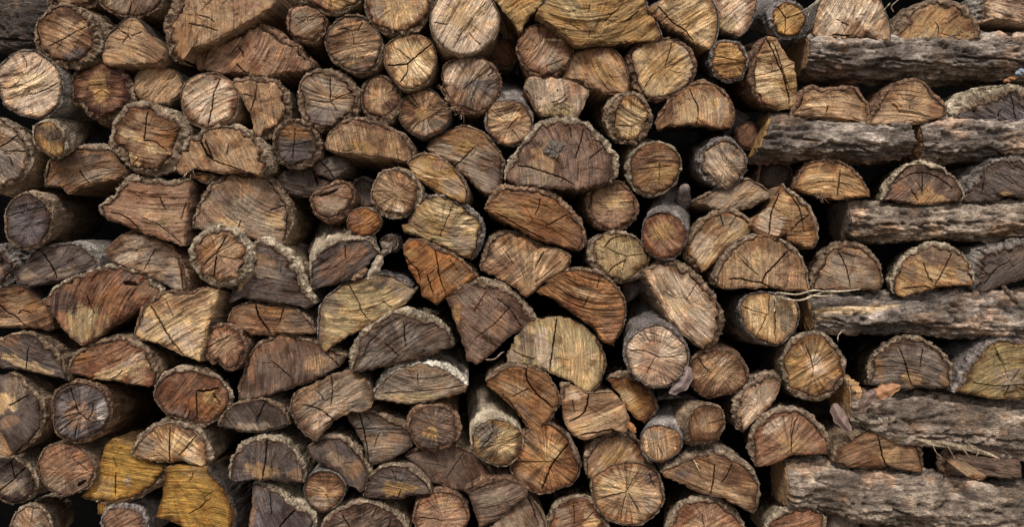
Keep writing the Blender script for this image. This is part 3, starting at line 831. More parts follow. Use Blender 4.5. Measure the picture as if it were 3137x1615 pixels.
# ------------------------------------------------------------------ the logs
DATA = """
T 0 0
round_log|round log with rough dark rim, above the big pale round at left edge|240,230 262,140 330,60 400,32 500,45 600,110 650,200 655,300 610,390 500,440 400,425 300,370 250,300|c=brown bt=30 bk=br y=-8 h=tan:470,200:110:70:-20;purple:500,370:90:50:0 k=4@500,220>440,255>330,310;3@500,220>540,200>580,180 saw=25
round_log|dark-barked round cut off by the top edge, second from the left|320,-10 350,20 430,50 520,50 590,30 640,-20 600,-120 480,-160 360,-120|c=brown bt=26 bk=br y=12
round_log|greyish round cut off by the top edge, over the arch-shaped split log|670,-10 720,55 790,95 870,112 970,100 1060,60 1095,0 1080,-120 880,-200 700,-130|c=greyt bt=12 bk=br y=0 k=4@888,10>885,40>875,95
split_log|small arch-shaped split log with wavy saw marks, under the greyish top round|695,370 720,260 790,180 860,125 920,118 960,150 1000,220/1060,290 1120,345 1105,400 1060,430 900,438 740,440 705,420|c=tan bt=9 bk=dk y=-6 saw=20 k=4@790,180>830,215>870,240>885,268;3@870,238>830,290;2@890,240>960,215 h=brown:1040,340:60:70:40 rim=brown:10
split_log|tall slab with thick scaly bark on its left, cut by the top edge|1240,400 1170,370 1140,260 1120,170 1140,90 1180,20 1180,-120/1500,-200 1850,-80 1865,15 1800,70 1700,130 1550,220 1400,300 1290,325|c=tan bt=52 bk=br y=-15 saw=85 h=orange:1240,240:45:140:10;rose:1650,40:120:60:0 k=4@1280,155>1370,175>1470,205;3@1340,100>1400,112>1450,145
split_log|wide wedge with slanting saw lines and ragged right end, under the tall slab|1385,400 1400,300 1500,250 1640,190 1720,160 1800,175 1880,215 1950,270 2025,310 2040,365 2100,410 2105,450/2060,475 1920,485 1800,515 1650,492 1500,490 1405,470|c=rose bt=34 bk=rd y=15 saw=-55 k=4@1610,310>1640,350>1652,395;4@1600,430>1630,460>1665,490 rim=brown:9
wood_sliver|thin upright sliver of wood left of the wide slant-sawn wedge|/1312,330 1365,325 1385,455 1340,462|c=rose bt=0 y=30 saw=85
round_log|big pale round with diagonal saw lines, cut by the left edge|-20,560 0,450 60,385 150,345 250,350 340,400 400,480 418,580 410,680 360,750 280,790 200,790 110,760 30,700|c=pale bt=11 bk=gr y=-10 saw=-25 k=5@-10,595>80,590>130,550;4@160,380>180,420>182,460;4@200,640>300,610>390,560 rim=brown:6 h=cream:180,560:130:70:-20
round_log|dark ragged round with a small yellow heart patch in its middle|470,545 520,480 600,420 680,400 760,440 840,510 885,590 880,680 830,750 740,790 650,795 590,770 560,710 490,680 485,610|c=red bt=28 bk=br y=12 h=ochre:680,600:78:90:10 k=3@640,640>690,610>740,640 hair=1
round_log|small brown round with curved saw marks, right of the yellow-hearted round|905,570 930,490 990,450 1100,445 1190,480 1240,560 1220,640 1170,680 1140,710 1070,710 1000,695 930,650|c=tan bt=8 bk=dk y=20 saw=-48 rim=brown:8
round_log|smooth grey-tan round split by one long vertical crack, in the upper left|1230,700 1235,600 1280,540 1370,500 1480,505 1560,560 1605,640 1605,730 1570,800 1500,850 1400,865 1310,835 1255,780|c=pale bt=8 bk=br y=-6 saw=-30 k=7@1495,530>1460,600>1447,640>1438,720>1425,780>1408,850 hair=1 h=greyt:1330,560:120:60:-30
split_log|tear-shaped split log with bark on its right side, beside the vertically cracked round|1570,560 1640,525 1760,520 1850,545 1920,600 1945,690 1945,780 1900,850 1830,900 1760,930 1715,890/1720,840 1690,750 1650,670 1600,590|c=tan bt=28 bk=br y=5 saw=80 k=3@1735,560>1730,650>1700,740;3@1640,640>1720,650 h=brown:1740,560:140:45:0;brown:1880,720:50:120:10
branch_log|short thin log jutting out with pale bark and a dark cut end|225,900 240,850 300,825 360,835 420,900 445,980 430,1040 390,1065 330,1050 270,1010 235,960|c=ochre bt=14 bk=wh y=-30 v=330,-170 saw=75 h=dark:320,890:85:60:30;dark:380,930:50:60:0
split_log|grey cracked log with rough bark ring, half hidden by the left edge|-20,800 60,840 130,890 180,970 195,1050 180,1130 140,1200 60,1240 -40,1290 -150,1200 -190,1050 -130,870|c=greyt bt=20 bk=pl y=-5 h=orange:10,940:50:40:0;purple:40,1130:120:90:0 k=6@-20,1010>60,960>120,910;4@40,1020>110,1022>190,1025;4@60,1060>90,1120
split_log|brown slab with bark over its top left, below the short jutting log|315,1255 298,1180 330,1090 420,1050 520,1000 620,985 740,1000 770,1040/800,1090 850,1170 830,1190 700,1230 560,1270 460,1305 420,1260 330,1258|c=brown bt=25 bk=pl y=25 saw=-20 k=3@540,1150>570,1200>605,1238 h=dark:520,1080:160:60:0;greyt:650,1180:150:40:-15;purple:380,1230:50:25:0
round_log|large round with thick bark ring and pale streaks, far left centre|755,930 790,810 850,730 920,695 1000,700 1100,740 1180,790 1230,880 1240,960 1200,1070 1130,1130 1040,1165 950,1160 870,1120 790,1030 755,980|c=brown bt=46 bk=pl y=-12 saw=14 h=buff:880,910:90:30:15;buff:900,1080:60:40:30;buff:1040,1010:110:25:10;orange:1130,960:70:60:0;red:930,1000:60:30:0 k=6@998,755>990,820>985,880>975,950;5@975,950>1030,955>1080,980>1140,1030;4@885,1135>910,1100>940,1065;3@1080,880>1130,885>1190,868
split_log|half log with thick pale bark arch and a dark wedge-shaped crack|1190,1150 1185,1060 1240,980 1300,930 1345,930 1380,880 1470,860 1580,860 1680,900 1760,970 1810,1050 1820,1130 1770,1180/1700,1165 1600,1155 1500,1170 1400,1150 1290,1130 1230,1180|c=tan bt=52 bk=pl y=-12 saw=60 k=12@1352,940>1375,990>1405,1045>1445,1085;9@1392,950>1415,1010>1442,1075;7@1440,1080>1500,1105>1580,1130>1660,1158;3@1550,980>1535,1040 fib=1300,1180:8:14
bark_chunk|crumbly ochre chunk of bark under the wedge-cracked half log|1270,1160 1320,1170 1400,1175 1435,1195 1390,1235 1330,1215 1280,1205|c=ochre bt=12 bk=br y=5 L=60 hair=0
cross_log|dark barked log lying sideways in the top left corner|-150,-70 100,-40 380,10/-150,340 100,390 330,330|x=1 y=90 bk=dk ry=60 c=dark
T 1 0
round_log|small dark-rimmed round hanging above the dark round with a pale bottom stripe|300,150 310,80 360,35 430,20 500,45 550,110 550,180 510,240 440,270 360,255 315,210|c=brown bt=18 bk=rd y=0 h=greyt:420,140:75:70:0 rim=rose:7
round_log|brown round cut by the top edge, right of the tall bark-sided slab|300,-30 430,0 490,40 560,70 640,75 720,40 780,-10 760,-150 600,-220 420,-150|c=brown bt=15 bk=pl y=-6 k=4@590,-30>592,50 h=ochre:650,20:90:40:0
round_log|dark brown round crossed low by a bright straw-coloured stripe|555,290 570,220 620,150 700,105 790,105 870,160 920,220 940,300 925,390 880,460 800,490 720,480 640,430 580,370|c=brown bt=13 bk=br y=-4 saw=-12 h=dark:780,440:150:45:-18;cream:775,385:150:9:-18;ochre:690,440:60:16:-20;tan:760,330:130:40:-12 k=5@805,148>785,185>775,208;3@740,230>748,290;3@640,200>680,190>720,205 rim=dark:7
round_log|broad tan round cut by the top edge, left of the palest big round|820,0 840,90 880,150 940,200 1010,220 1110,215 1190,180 1240,110 1262,20 1250,-100 1050,-200 850,-120|c=tan bt=18 bk=br y=-14 saw=75 h=buff:1050,90:150:80:0;greyt:900,80:50:60:0 
round_log|largest smooth pale round with thin hairline cracks, at the top centre|1265,130 1280,60 1330,-30 1400,-90 1520,-110 1640,-60 1700,30 1730,110 1720,200 1680,270 1600,340 1500,370 1410,355 1330,300 1280,220|c=pale bt=6 bk=br y=-25 saw=-60 h=greyt:1510,150:38:38:0;buff:1480,90:150:110:0 k=3@1490,200>1455,260>1420,320;3@1295,152>1380,162;3@1530,220>1570,270>1605,300;3@1640,10>1610,50>1580,90 hair=3 rim=greyt:6
round_log|straw-coloured round with a forked black crack across it|955,400 965,320 1010,265 1080,240 1180,235 1250,270 1290,330 1300,410 1275,500 1230,560 1160,595 1080,590 1010,520 970,460|c=buff bt=9 bk=br y=-12 saw=55 k=10@980,440>1060,437>1110,430>1140,405>1180,370>1230,330>1285,285;7@1110,430>1112,480>1090,520>1062,552;3@1130,400>1040,330 h=cream:1180,460:70:80:30;brown:1160,550:90:30:0;ochre:1240,370:50:60:0
round_log|grey-stained round with shaggy bark fibres hanging at its lower left|1350,530 1360,450 1420,400 1520,380 1630,400 1700,460 1740,540 1730,630 1680,710 1590,760 1490,745 1410,700 1370,620|c=greyt bt=13 bk=rd y=-5 h=purple:1600,590:100:60:-10;rose:1440,640:80:60:40;pale:1430,530:60:60:0 k=4@1490,600>1550,550>1600,510;5@1655,515>1700,468 saw=-65 fib=1345,590:10:16;1370,680:12:18;1430,740:14:18;1480,770:10:16
round_log|dark round with a three-armed crack and thick tan bark ring|375,650 385,570 430,500 510,470 600,475 690,520 750,590 770,680 750,770 690,830 600,865 510,865 420,800 380,720|c=greyt bt=36 bk=br y=0 saw=12 h=purple:560,790:150:60:5;tan:600,650:100:40:10 k=6@590,520>588,600>590,690;5@590,690>520,685>450,675;5@590,690>650,655>720,630;5@590,690>640,750
round_log|little brown round between the three-cracked round and the forked-crack straw round|790,660 805,590 850,535 920,515 980,530 1040,600 1060,670 1040,740 990,790 930,805 870,795 815,740|c=brown bt=19 bk=br y=8 saw=85 rim=red:8 h=tan:930,640:60:60:0
round_log|brown round with fine light rays and a pinhole, below the forked-crack round|1055,790 1060,710 1100,650 1170,610 1260,605 1340,670 1390,750 1390,810 1350,880 1270,920 1200,930 1120,890 1075,840|c=brown bt=8 bk=dk y=2 saw=-30 h=ochre:1215,750:45:60:20;greyt:1260,850:110:50:-20 k=8@1262,706>1268,714 hair=6
round_log|tan round set back under a long grey bark top, right of the shaggy round|1640,850 1650,760 1690,700 1780,680 1860,690 1930,740 1955,810 1940,890 1890,960 1810,990 1730,965 1670,900|c=tan bt=12 bk=pu y=5 v=-60,-260 saw=-18 h=red:1690,940:50:50:0;cream:1800,790:80:25:-10 k=3@1860,790>1790,870;3@1820,880>1860,940 rim=brown:7
round_log|small round with half orange half blackish face and tan bark ring|195,970 215,890 270,830 350,812 440,840 500,910 520,980 490,1060 430,1110 350,1130 270,1100 215,1030|c=dark bt=22 bk=br y=-8 h=orangeb:350,890:120:60:0;purple:340,1060:120:50:0 k=4@345,980>400,965>460,960;4@340,980>330,1060;3@345,975>350,870
split_log|crescent split log with golden streaks and bark over its arched top|555,980 580,910 660,830 760,800 860,815 960,840 1040,880 1110,940 1145,1010 1140,1070/1110,1090 1030,1075 960,1060 860,1065 760,1040 640,1025 570,1010|c=tan bt=22 bk=br y=-3 saw=78 rim=brown:11 h=ochre:800,990:110:35:8;red:900,850:200:30:8
split_log|large split log, brown on top and grey-streaked below, near top centre|1245,1000 1290,940 1400,880 1500,855 1600,890 1690,960 1740,1050 1755,1150 1730,1260 1690,1305/1640,1310 1560,1250 1500,1180 1430,1120 1350,1060 1270,1030|c=greyt bt=15 bk=br y=14 saw=18 h=orangeb:1470,930:190:70:10;ochre:1500,990:70:40:0;purple:1700,1230:50:80:0 k=5@1570,990>1500,1060>1430,1125
split_log|amber quarter log crossed by a pale line, below the brown-and-grey split log|1115,1110 1150,1065 1240,1035 1330,1070 1420,1140 1480,1210 1510,1300 1500,1370/1440,1350 1380,1325 1300,1290 1240,1250 1180,1200|c=ochre bt=13 bk=br y=-6 saw=25 h=greyt:1440,1260:70:80:40;cream:1290,1200:100:7:8;buff:1190,1140:60:40:20;rose:1330,1110:60:40:0
T 2 0
split_log|olive triangular piece pointing down from the top edge|/30,-40 230,205 250,150 330,60 400,-20 380,-150 0,-150|c=ochre bt=0 y=-12 saw=-30 rim=olive:5
split_log|broad golden-brown slab with a big smooth face, cut by the top edge|1070,-60 1090,70 1140,130 1175,210 1180,250/1150,270 900,288 750,292 610,308 570,270 340,90 400,0 450,-80 900,-120|c=slab bt=15 bk=pu y=-32 saw=-10 k=3@690,80>700,30;3@800,140>840,100>900,50;3@935,145>980,110>1030,70;2@740,180>765,120;2@640,210>560,150;2@700,210>690,250 h=ochre:1040,150:90:70:20;olive:560,60:200:60:20 p=720,230 hair=2
split_log|buff split log with one diagonal crack, right of the golden-brown slab|1090,60 1150,20 1250,-40 1400,-80 1530,0 1565,100 1565,200 1540,290 1510,325/1480,325 1420,290 1340,230 1240,180 1110,95|c=buff bt=9 bk=pu y=-16 saw=-32 k=6@1165,45>1215,100>1260,150>1330,195>1400,275 h=ochre:1380,100:90:50:-30
split_log|narrow grey-buff log at the top edge, left of the small golden round|1560,-60 1700,-100 1815,-50 1815,60 1780,170 1720,235/1670,225 1580,190 1590,120 1560,60 1550,0|c=pale bt=7 bk=gr y=0 saw=-40 h=brown:1590,40:40:20:0;olive:1640,160:60:40:0
round_log|rosy round with a raised pale line bending across it|215,330 230,250 290,185 370,165 450,185 530,240 575,310 570,390 530,460 450,510 370,515 300,490 250,430|c=rose bt=17 bk=rd y=-4 saw=-60 h=cream:345,315:72:7:-42;cream:450,267:75:7:3;brown:270,300:35:70:0;greyt:450,400:90:60:0 k=2@400,450>520,400
split_log|tan quarter log with a rounded top, under the golden-brown slab|525,500 560,420 590,370 680,330 790,315 870,345 930,420 955,510 960,590 945,630/820,630 750,600 660,555 600,530 530,525|c=tan bt=6 bk=rd y=0 saw=62 h=ochre:790,480:140:50:40;brown:640,400:80:50:-30 k=3@815,628>950,625
round_log|big round with a brown heart ring and cracks at top and lower left|965,430 970,370 1000,320 1080,280 1180,255 1290,270 1370,320 1410,400 1410,490 1370,560 1280,630 1180,665 1090,660 1020,600 990,520|c=buff bt=24 bk=rd y=-8 saw=-45 h=brown:1200,460:62:55:0;ochre:1200,460:110:90:0 k=4@1250,290>1235,360>1208,440;6@1145,490>1100,540>1065,600;3@1200,460>1330,400 rim=greyt:6
round_log|golden round with a smooth grey side, beside the big brown-hearted round|1515,400 1530,330 1570,285 1640,280 1710,290 1755,350 1770,420 1745,490 1700,535 1620,540 1555,500 1520,450|c=gold2 bt=20 bk=pu y=-14 v=-220,-40 saw=-8 k=4@1550,380>1620,392>1710,412 rim=orange:5
split_log|small grey-buff slab with a flat top and a pinhole, under the rosy round|255,600 300,670 330,735 370,775/500,780 600,800 640,740 670,680 690,610 640,580 560,540 420,530 290,525 265,560|c=pale bt=7 bk=rd y=-6 saw=85 k=8@476,606>482,616;3@440,690>500,670>530,640;3@455,710>520,690>555,650 h=greyt:350,600:100:60:0;olive:480,740:110:40:0 fib=665,585:12:16
round_log|round with pale ringed face, double bark ring and grey side|838,790 850,720 900,655 970,632 1040,650 1095,710 1115,780 1105,860 1060,930 990,965 910,950 855,890|c=buff bt=27 bk=br y=-18 v=-210,-70 saw=30 hair=3 k=3@880,850>1000,850
split_log|wide half log with a dark shaded underside and one crack, upper right of centre|1150,830 1180,760 1230,690 1310,620 1400,565 1480,553 1560,590 1630,650 1665,730 1670,800 1650,860/1560,860 1460,840 1380,835 1280,845 1200,850 1160,870|c=tan bt=21 bk=rd y=-14 saw=85 k=6@1375,600>1400,660>1430,720>1436,790>1415,840 h=buff:1380,780:90:50:0;greyt:1580,720:70:80:0;buff:1520,700:60:60:0 v=-40,60
wood_sliver|dark bluish splintered piece in the gap right of the dark-bottomed half log|/1640,730 1700,745 1790,790 1760,850 1680,900 1600,930|c=purple bt=0 y=90 saw=40
round_log|dark reddish round end in the gap beside the yellow crosswise log end|1690,910 1720,850 1800,830 1870,880 1860,960 1800,1010 1720,990|c=red bt=8 bk=dk y=60
split_log|biggest half log with a lump of grey debris on its face|135,1210 150,1120 220,1000 300,890 380,830 470,805 560,805 660,830 750,900 830,990 880,1080 870,1180 820,1230/740,1255 660,1270 600,1285 560,1265 520,1280 400,1260 300,1250 220,1255|c=plum bt=36 bk=wh y=-18 saw=80 h=tan:400,1080:90:130:20;greyt:330,1200:130:60:10 k=7@210,1120>280,1130>350,1150>500,1200>590,1250;5@655,880>635,960>600,1070;4@800,990>750,1030>700,1070;3@560,860>575,930;3@620,1090>615,1230
round_log|dark brown round with white bark on its upper left rim|965,1110 990,1040 1060,980 1150,965 1240,990 1300,1050 1315,1120 1280,1230 1220,1290 1120,1330 1030,1300 980,1230|c=brown bt=14 bk=wh y=-6 v=-150,-70 saw=-8 h=ochre:1190,1160:90:60:-10;red:1060,1080:70:80:0;orangeb:1060,1230:60:50:0 k=3@1020,1150>1250,1120;2@1170,1100>1165,1250
round_log|medium round with starry tan centre and thick grey-brown bark side|1450,1110 1460,1030 1510,970 1590,935 1660,945 1710,1000 1755,1080 1750,1160 1700,1230 1610,1275 1530,1240 1470,1180|c=greyt bt=23 bk=pu y=-10 v=-190,10 h=ochre:1600,1110:40:45:0;pale:1590,1110:90:80:0 hair=9 rim=brown:5
T 3 0
round_log|small golden round with a three-way crack at the top right|275,120 300,50 360,12 430,15 490,60 515,130 490,200 440,240 370,245 310,210|c=gold2 bt=16 bk=pu y=-12 v=-240,-30 k=5@375,120>345,80>310,35;4@375,120>430,105>490,80;3@375,120>372,180>365,240 rim=orange:4 hair=0
split_log|cream half log with a rotten ragged bottom edge, at the top right|565,180 580,90 620,-20 700,-100 850,-130 980,-50 1040,60 1080,170 1080,265/1020,270 930,215 880,250 800,235 770,270 700,225 620,260 570,220|c=cream2 bt=6 bk=pu y=-14 h=brown:850,200:55:50:-30;greyt:640,150:40:80:20 k=9@700,230>760,238>830,250;3@720,130>800,170 saw=-60 p=800,270
split_log|half log with amber slanting grain and thick tan bark, near the top right corner|1120,265 1140,180 1220,90 1300,30 1450,5 1580,40 1640,110 1680,190 1685,250/1600,270 1500,275 1390,285 1300,265 1200,270|c=ochre2 bt=48 bk=br y=-6 saw=-52 rim=brown:12 k=3@1390,150>1410,190>1400,270 h=buff:1330,230:90:30:-40 v=-160,30
split_log|pale slab cut off by the top right corner|1690,150 1700,60 1750,-60/1900,-110 2150,-80 2150,150 1980,160 1850,130 1780,120|c=pale bt=60 bk=gr y=0 saw=10
split_log|upright half log with two long dark cracks down its straw-coloured face|330,740 230,700 160,610 145,500 160,390 200,300 250,250/310,260 350,330 390,400 430,420 440,520 450,650 455,700 400,730|c=buff bt=18 bk=rd y=-16 v=-260,60 saw=-10 k=8@245,265>285,340>320,420>350,490>370,560>390,630>398,705;5@290,285>320,370>350,460>400,600;3@150,520>300,480>420,430 h=cream:230,540:80:80:0;ochre:400,560:40:100:10
cross_log|topmost crosswise log with furrowed grey bark and a tan cut end|550,285 800,288 1000,290 1300,278 1640,282 2300,270/545,522 700,528 1000,538 1500,522 1800,540 2300,545|x=1 y=-14 bk=xg ry=95 c=tan
split_log|low half log with a bright sliver of exposed wood, under the topmost crosswise log|430,770 455,690 500,610 560,585 640,600 740,590 840,590 890,650 930,710 940,790 920,830/830,815 700,800 560,785 460,775|c=tan bt=24 bk=rd y=-6 saw=4 h=cream:580,708:80:9:-3;orange:500,680:30:40:0;brown:650,620:150:25:0;brown:830,720:60:60:0 k=3@650,760>660,715
split_log|rosy half log with level saw lines, right of two under the top crosswise log|950,840 960,770 1010,690 1060,620 1140,560 1240,540 1310,560 1360,620 1430,680 1460,740 1440,780/1380,800 1280,830 1180,848 1050,840|c=tan bt=22 bk=rd y=-8 saw=6 rim=brown:8 k=2@1100,700>1150,760
split_log|dark half log with rough yellowish bark, cut by the right edge between crosswise logs|1560,820 1530,760 1600,660 1720,610 1800,590 1900,590 2020,610 2120,700 2150,800/1990,810 1900,830 1750,825|c=purple bt=75 bk=wh y=0 k=4@1790,830>1830,740;3@1900,640>1930,800
cross_log|crosswise log with a yellowish slanted cut end, second from the top|310,790 420,792 650,830 900,850 1250,870/195,1075 500,1080 900,1090 1250,1082|x=1 y=-22 bk=xg ry=95 c=ochre
cross_log|smoother crosswise log butting against the yellow-ended one, at the right edge|1300,870 1500,832 1700,815 2300,800/1330,1082 1600,1092 1800,1080 2300,1050|x=1 y=-14 bk=xg ry=95 c=brown
split_log|half log with bright amber bands, left of three beneath the yellow-ended crosswise log|440,1270 470,1190 520,1120 600,1090 700,1085 780,1115 850,1170 910,1250 940,1330/860,1332 740,1347 620,1325 500,1298|c=ochre2 bt=18 bk=rd y=-4 saw=4 h=cream:600,1270:90:14:-8;buff:620,1200:110:25:0 k=4@745,1150>735,1240>725,1325 rim=orangeb:9 v=-170,20 fib=610,1325:30:15
T 0 1
branch_log|thick jutting log with a blackish-purple oval cut end, near the left edge|35,350 60,270 110,210 190,190 270,215 325,280 340,380 310,480 260,540 190,565 110,540 50,480|c=purple bt=14 bk=br y=-35 v=400,-50 saw=-14 hair=1 k=2@60,340>200,300>320,270
round_log|dark rough log end cut by the left edge, below the purple-ended jutting log|-80,640 -20,540 50,600 110,670 90,740 20,800 -60,800|c=dark bt=30 bk=gr y=12 h=rose:0,720:25:40:0
split_log|blackish split log with one curved crack and fuzzy grey bark, left side|180,660 220,600 290,560 400,540 500,530 580,560 640,620 660,680/560,720 440,770 380,775 280,805 120,800 95,740 130,700|c=plumd bt=14 bk=gr y=-8 saw=-25 k=8@280,580>320,630>345,665>370,715>385,760 h=greyt:430,720:120:25:-15;greyt:200,740:60:30:0
split_log|big wedge with reddish top, level grain and a straight right side|745,365 690,320 680,265 760,210 820,130 880,75 930,90 1050,100 1160,110 1290,100/1280,250 1260,400 1250,545 1150,510 1040,470 900,420 800,380|c=rose bt=28 bk=pl y=-14 saw=4 k=6@750,310>850,345>940,420;4@960,350>1050,390>1120,430>1230,530;3@1080,210>1100,255>1125,295;4@1262,250>1245,300>1228,360 h=tan:1100,330:160:60:5;redl:950,190:180:70:10 fib=920,90:7:16;880,130:5:14
split_log|large brown half log with chevron saw marks, above the round with pale bark|1310,420 1320,330 1370,220 1440,120 1560,50 1700,50 1820,90 1900,170 1950,270 1960,380 1940,470 1910,540/1830,520 1740,495 1640,480 1590,440 1480,410 1400,430|c=greyt bt=26 bk=br y=10 saw=35 h=brown:1560,120:200:70:0;rose:1430,330:120:60:0;buff:1850,380:70:50:40;buff:1560,400:90:30:20 k=5@1635,370>1610,420>1590,460;4@1835,300>1930,268;7@1960,330>1955,420>1920,510
round_log|round with fluffy pale bark ring and a cross-shaped crack|1285,610 1310,520 1370,450 1460,420 1560,425 1620,480 1670,560 1685,640 1650,730 1580,790 1480,810 1400,780 1330,710 1295,660|c=tan bt=36 bk=wh y=-28 saw=-40 h=orange:1400,560:60:60:0;rose:1560,690:80:60:0 k=7@1530,480>1500,540>1470,580>1420,630>1380,675;8@1465,610>1460,670>1445,750;3@1465,600>1530,560>1600,520;3@1465,600>1550,625>1640,630
split_log|grey-tan split log with slanting streaks, left of the fluffy-barked round|715,575 800,490 870,450 960,450 1060,490 1160,560 1220,640 1250,740 1260,850/1230,855 1180,835 1100,790 1000,740 900,700 800,665 740,620|c=greyt bt=17 bk=rd y=-2 saw=-12 h=pale:880,620:110:30:-15;tan:1050,720:140:30:15;purple:1160,770:40:60:0 k=4@1060,560>1020,620>980,700;6@1170,570>1220,680>1240,830
split_log|twisted slab with a reddish burr and a round knot hole|280,930 350,860 430,790 540,730 680,690 830,690 910,710 1000,760 1080,820 1090,870/1030,920 950,960 880,1010 800,1060 740,1100 640,1180 550,1215 480,1160 420,1090 370,1010 340,950|c=redl bt=32 bk=wh y=-14 saw=-70 h=olive:560,1070:130:110:-30;plumd:420,930:80:70:-30;orange:770,900:80:90:30;plumd:880,760:80:50:0;brown:1010,830:70:60:0 k=40@840,790>890,800>930,810;4@590,880>610,940>640,1000
split_log|brown log with a forked crack at the left edge, below the blackish split log|-60,850 50,815 160,820 260,880 310,960/350,1040 360,1100 330,1115 200,1095 0,1090 -60,1095|c=brown bt=8 bk=dk y=20 saw=-10 k=6@-10,935>60,1000>100,1015>180,1090;6@125,1005>140,985>160,980>210,1000 h=orangeb:220,960:80:40:-20;tan:60,1060:110:30:0
split_log|fan-shaped wedge, tan with a brown top band and a long slanting crack|915,1140 930,1050 980,950 1060,890 1120,850 1280,850 1400,830 1490,840/1460,920 1420,1050 1380,1180 1350,1320 1240,1280 1140,1230 1040,1190 960,1170|c=buff bt=20 bk=rd y=-18 saw=-30 h=brown:1240,930:190:70:-5;orangeb:1060,920:70:30:-30;pale:1250,1150:110:70:0;greyt:1000,1070:50:60:0 k=8@1020,950>1060,1010>1090,1060>1160,1180>1245,1285;3@1120,900>1150,970>1180,1030
T 0 2
round_log|small rosy round with a notch in its bottom edge|1390,90 1410,10 1460,-35 1540,-40 1610,-5 1650,70 1660,120 1630,180 1605,235 1550,262 1505,240 1480,200 1440,215 1400,175|c=rose bt=17 bk=rd y=-12 saw=-42 h=tan:1520,90:70:50:-40;red:1580,200:50:50:0 k=4@1400,120>1480,70>1560,30
split_log|dark half log with a pale wedge of grain, under the forked-crack log|-60,80 0,60 100,20 200,20 290,70 360,140 420,220 450,330/420,315 330,300 230,270 120,255 0,245 -60,240|c=plumd bt=26 bk=br y=-10 saw=25 h=buff:180,225:170:32:20;red:30,60:90:40:-10 k=5@192,110>185,180>180,255
split_log|reddish half log with a bright tan lower right corner, below the burr slab|470,270 490,190 560,120 660,70 780,45 880,60 970,120 1030,200 1050,290 1040,360/1000,375 900,355 780,335 690,325 620,320 530,290|c=redl bt=22 bk=br y=-12 saw=-24 h=buff:820,280:190:50:-18;pale:880,200:80:30:-30;orange:560,190:60:50:-40;tan:950,320:60:40:0 k=4@830,265>790,310>740,330
split_log|bluish-grey log with a yellow patch, cut by the left edge near the bottom|60,290 130,310 190,390 260,460 290,540 280,640 240,720 160,790 100,830/70,790 40,710 0,680 -60,640 -60,330 0,300|c=plumd bt=15 bk=br y=-14 saw=60 h=buff:30,480:80:70:30;rose:60,620:70:35:-20;greyt:100,380:80:60:30 k=6@60,505>130,470>195,435
wood_sliver|striped splintered block at the left edge, under the bluish-grey log|/-60,700 30,715 90,830 30,890 -60,880|c=tan bt=0 y=12 saw=35
branch_log|jutting log with a blue-black cut end and pinkish heart|355,520 370,430 430,370 510,345 600,360 690,400 735,480 735,570 700,660 630,725 540,750 450,735 380,680|c=purple bt=16 bk=rd y=-28 v=360,-60 h=rose:535,565:80:85:0;pale2:690,530:45:90:0;plumd:560,430:110:50:0 k=5@535,555>500,450>470,365;5@535,555>480,570>420,590;5@535,555>580,590>620,625;5@490,605>440,650>385,695;4@635,490>622,560>590,600;3@520,650>508,740
round_log|lumpy reddish-orange round with a broken ledge on its face|1045,420 1070,350 1130,290 1220,260 1330,260 1430,290 1500,350 1550,410 1560,480 1510,570 1430,620 1340,640 1220,610 1120,550 1065,480|c=redl bt=20 bk=pl y=-14 v=60,-110 h=orange:1400,490:110:70:0;ochre:1440,450:80:40:0;plumd:1210,560:90:30:10 k=5@1330,410>1333,500>1336,600;5@1290,540>1270,600;7@1440,420>1470,460>1490,500;14@1330,405>1400,405>1480,385
split_log|small dark half log with a low arched back, right of the reddish-orange round|1480,640 1510,570 1580,500 1680,470 1780,465 1870,500 1940,570 1950,630/1880,660 1780,685 1690,685 1600,670|c=dark bt=18 bk=br y=-6 saw=60 k=4@1790,490>1765,550>1740,615 h=greyt:1720,650:130:25:0
split_log|half log with straight centre crack and red-brown right side, above the golden pieces|890,840 920,760 970,690 1060,640 1180,620 1290,640 1370,700 1410,790 1420,870 1380,920/1300,905 1240,880 1150,885 1050,880 960,860|c=buff bt=23 bk=pl y=-18 h=red:1375,800:60:130:-15;red:1260,690:110:35:15;greyt:1000,780:60:60:-30;pale:1280,850:50:50:0 k=7@1153,650>1150,760>1148,885;6@1330,712>1280,770>1210,845 hair=5
round_log|rosy round with a dark knot hole, left of the golden pieces|260,930 275,850 320,790 400,765 500,775 580,830 635,900 640,980 600,1050 530,1090 440,1115 350,1085 290,1020|c=rose bt=11 bk=br y=-10 saw=-30 h=redl:460,850:120:60:0;greyt:360,1030:90:50:20;dark:560,1030:70:50:-30 k=26@530,1050>580,1015;3@500,870>600,950
round_log|dark round with a Y-shaped crack, at the left edge near the bottom|-90,1000 -70,900 0,860 100,860 190,920 240,1000 235,1080 180,1140 90,1170 10,1150 -60,1090|c=dark bt=17 bk=pl y=6 k=6@80,880>88,940>100,1000;6@100,1000>140,960>175,925;6@100,1000>50,1045>-10,1095 h=greyt:80,1060:90:50:0
round_log|round cut by the bottom edge in the far left corner|70,1320 110,1240 170,1190 240,1190 310,1240 345,1320 330,1420 200,1460 90,1420|c=greyt bt=17 bk=pl y=-4 v=170,-110 h=brown:200,1290:70:50:0
split_log|golden-yellow quarter with dark bark curving along its bottom|1100,920 1112,965 1060,1040 960,1110 860,1160 760,1180 660,1150 560,1120/580,1090 640,1000 680,900 720,770 760,740 880,790 980,860 1050,900|c=gold bt=26 bk=br y=2 saw=10 p=750,760 k=4@785,960>783,1040>780,1110;2@770,860>790,920 h=ochre:700,1060:80:60:0;greyt:860,1020:25:45:0 hair=2
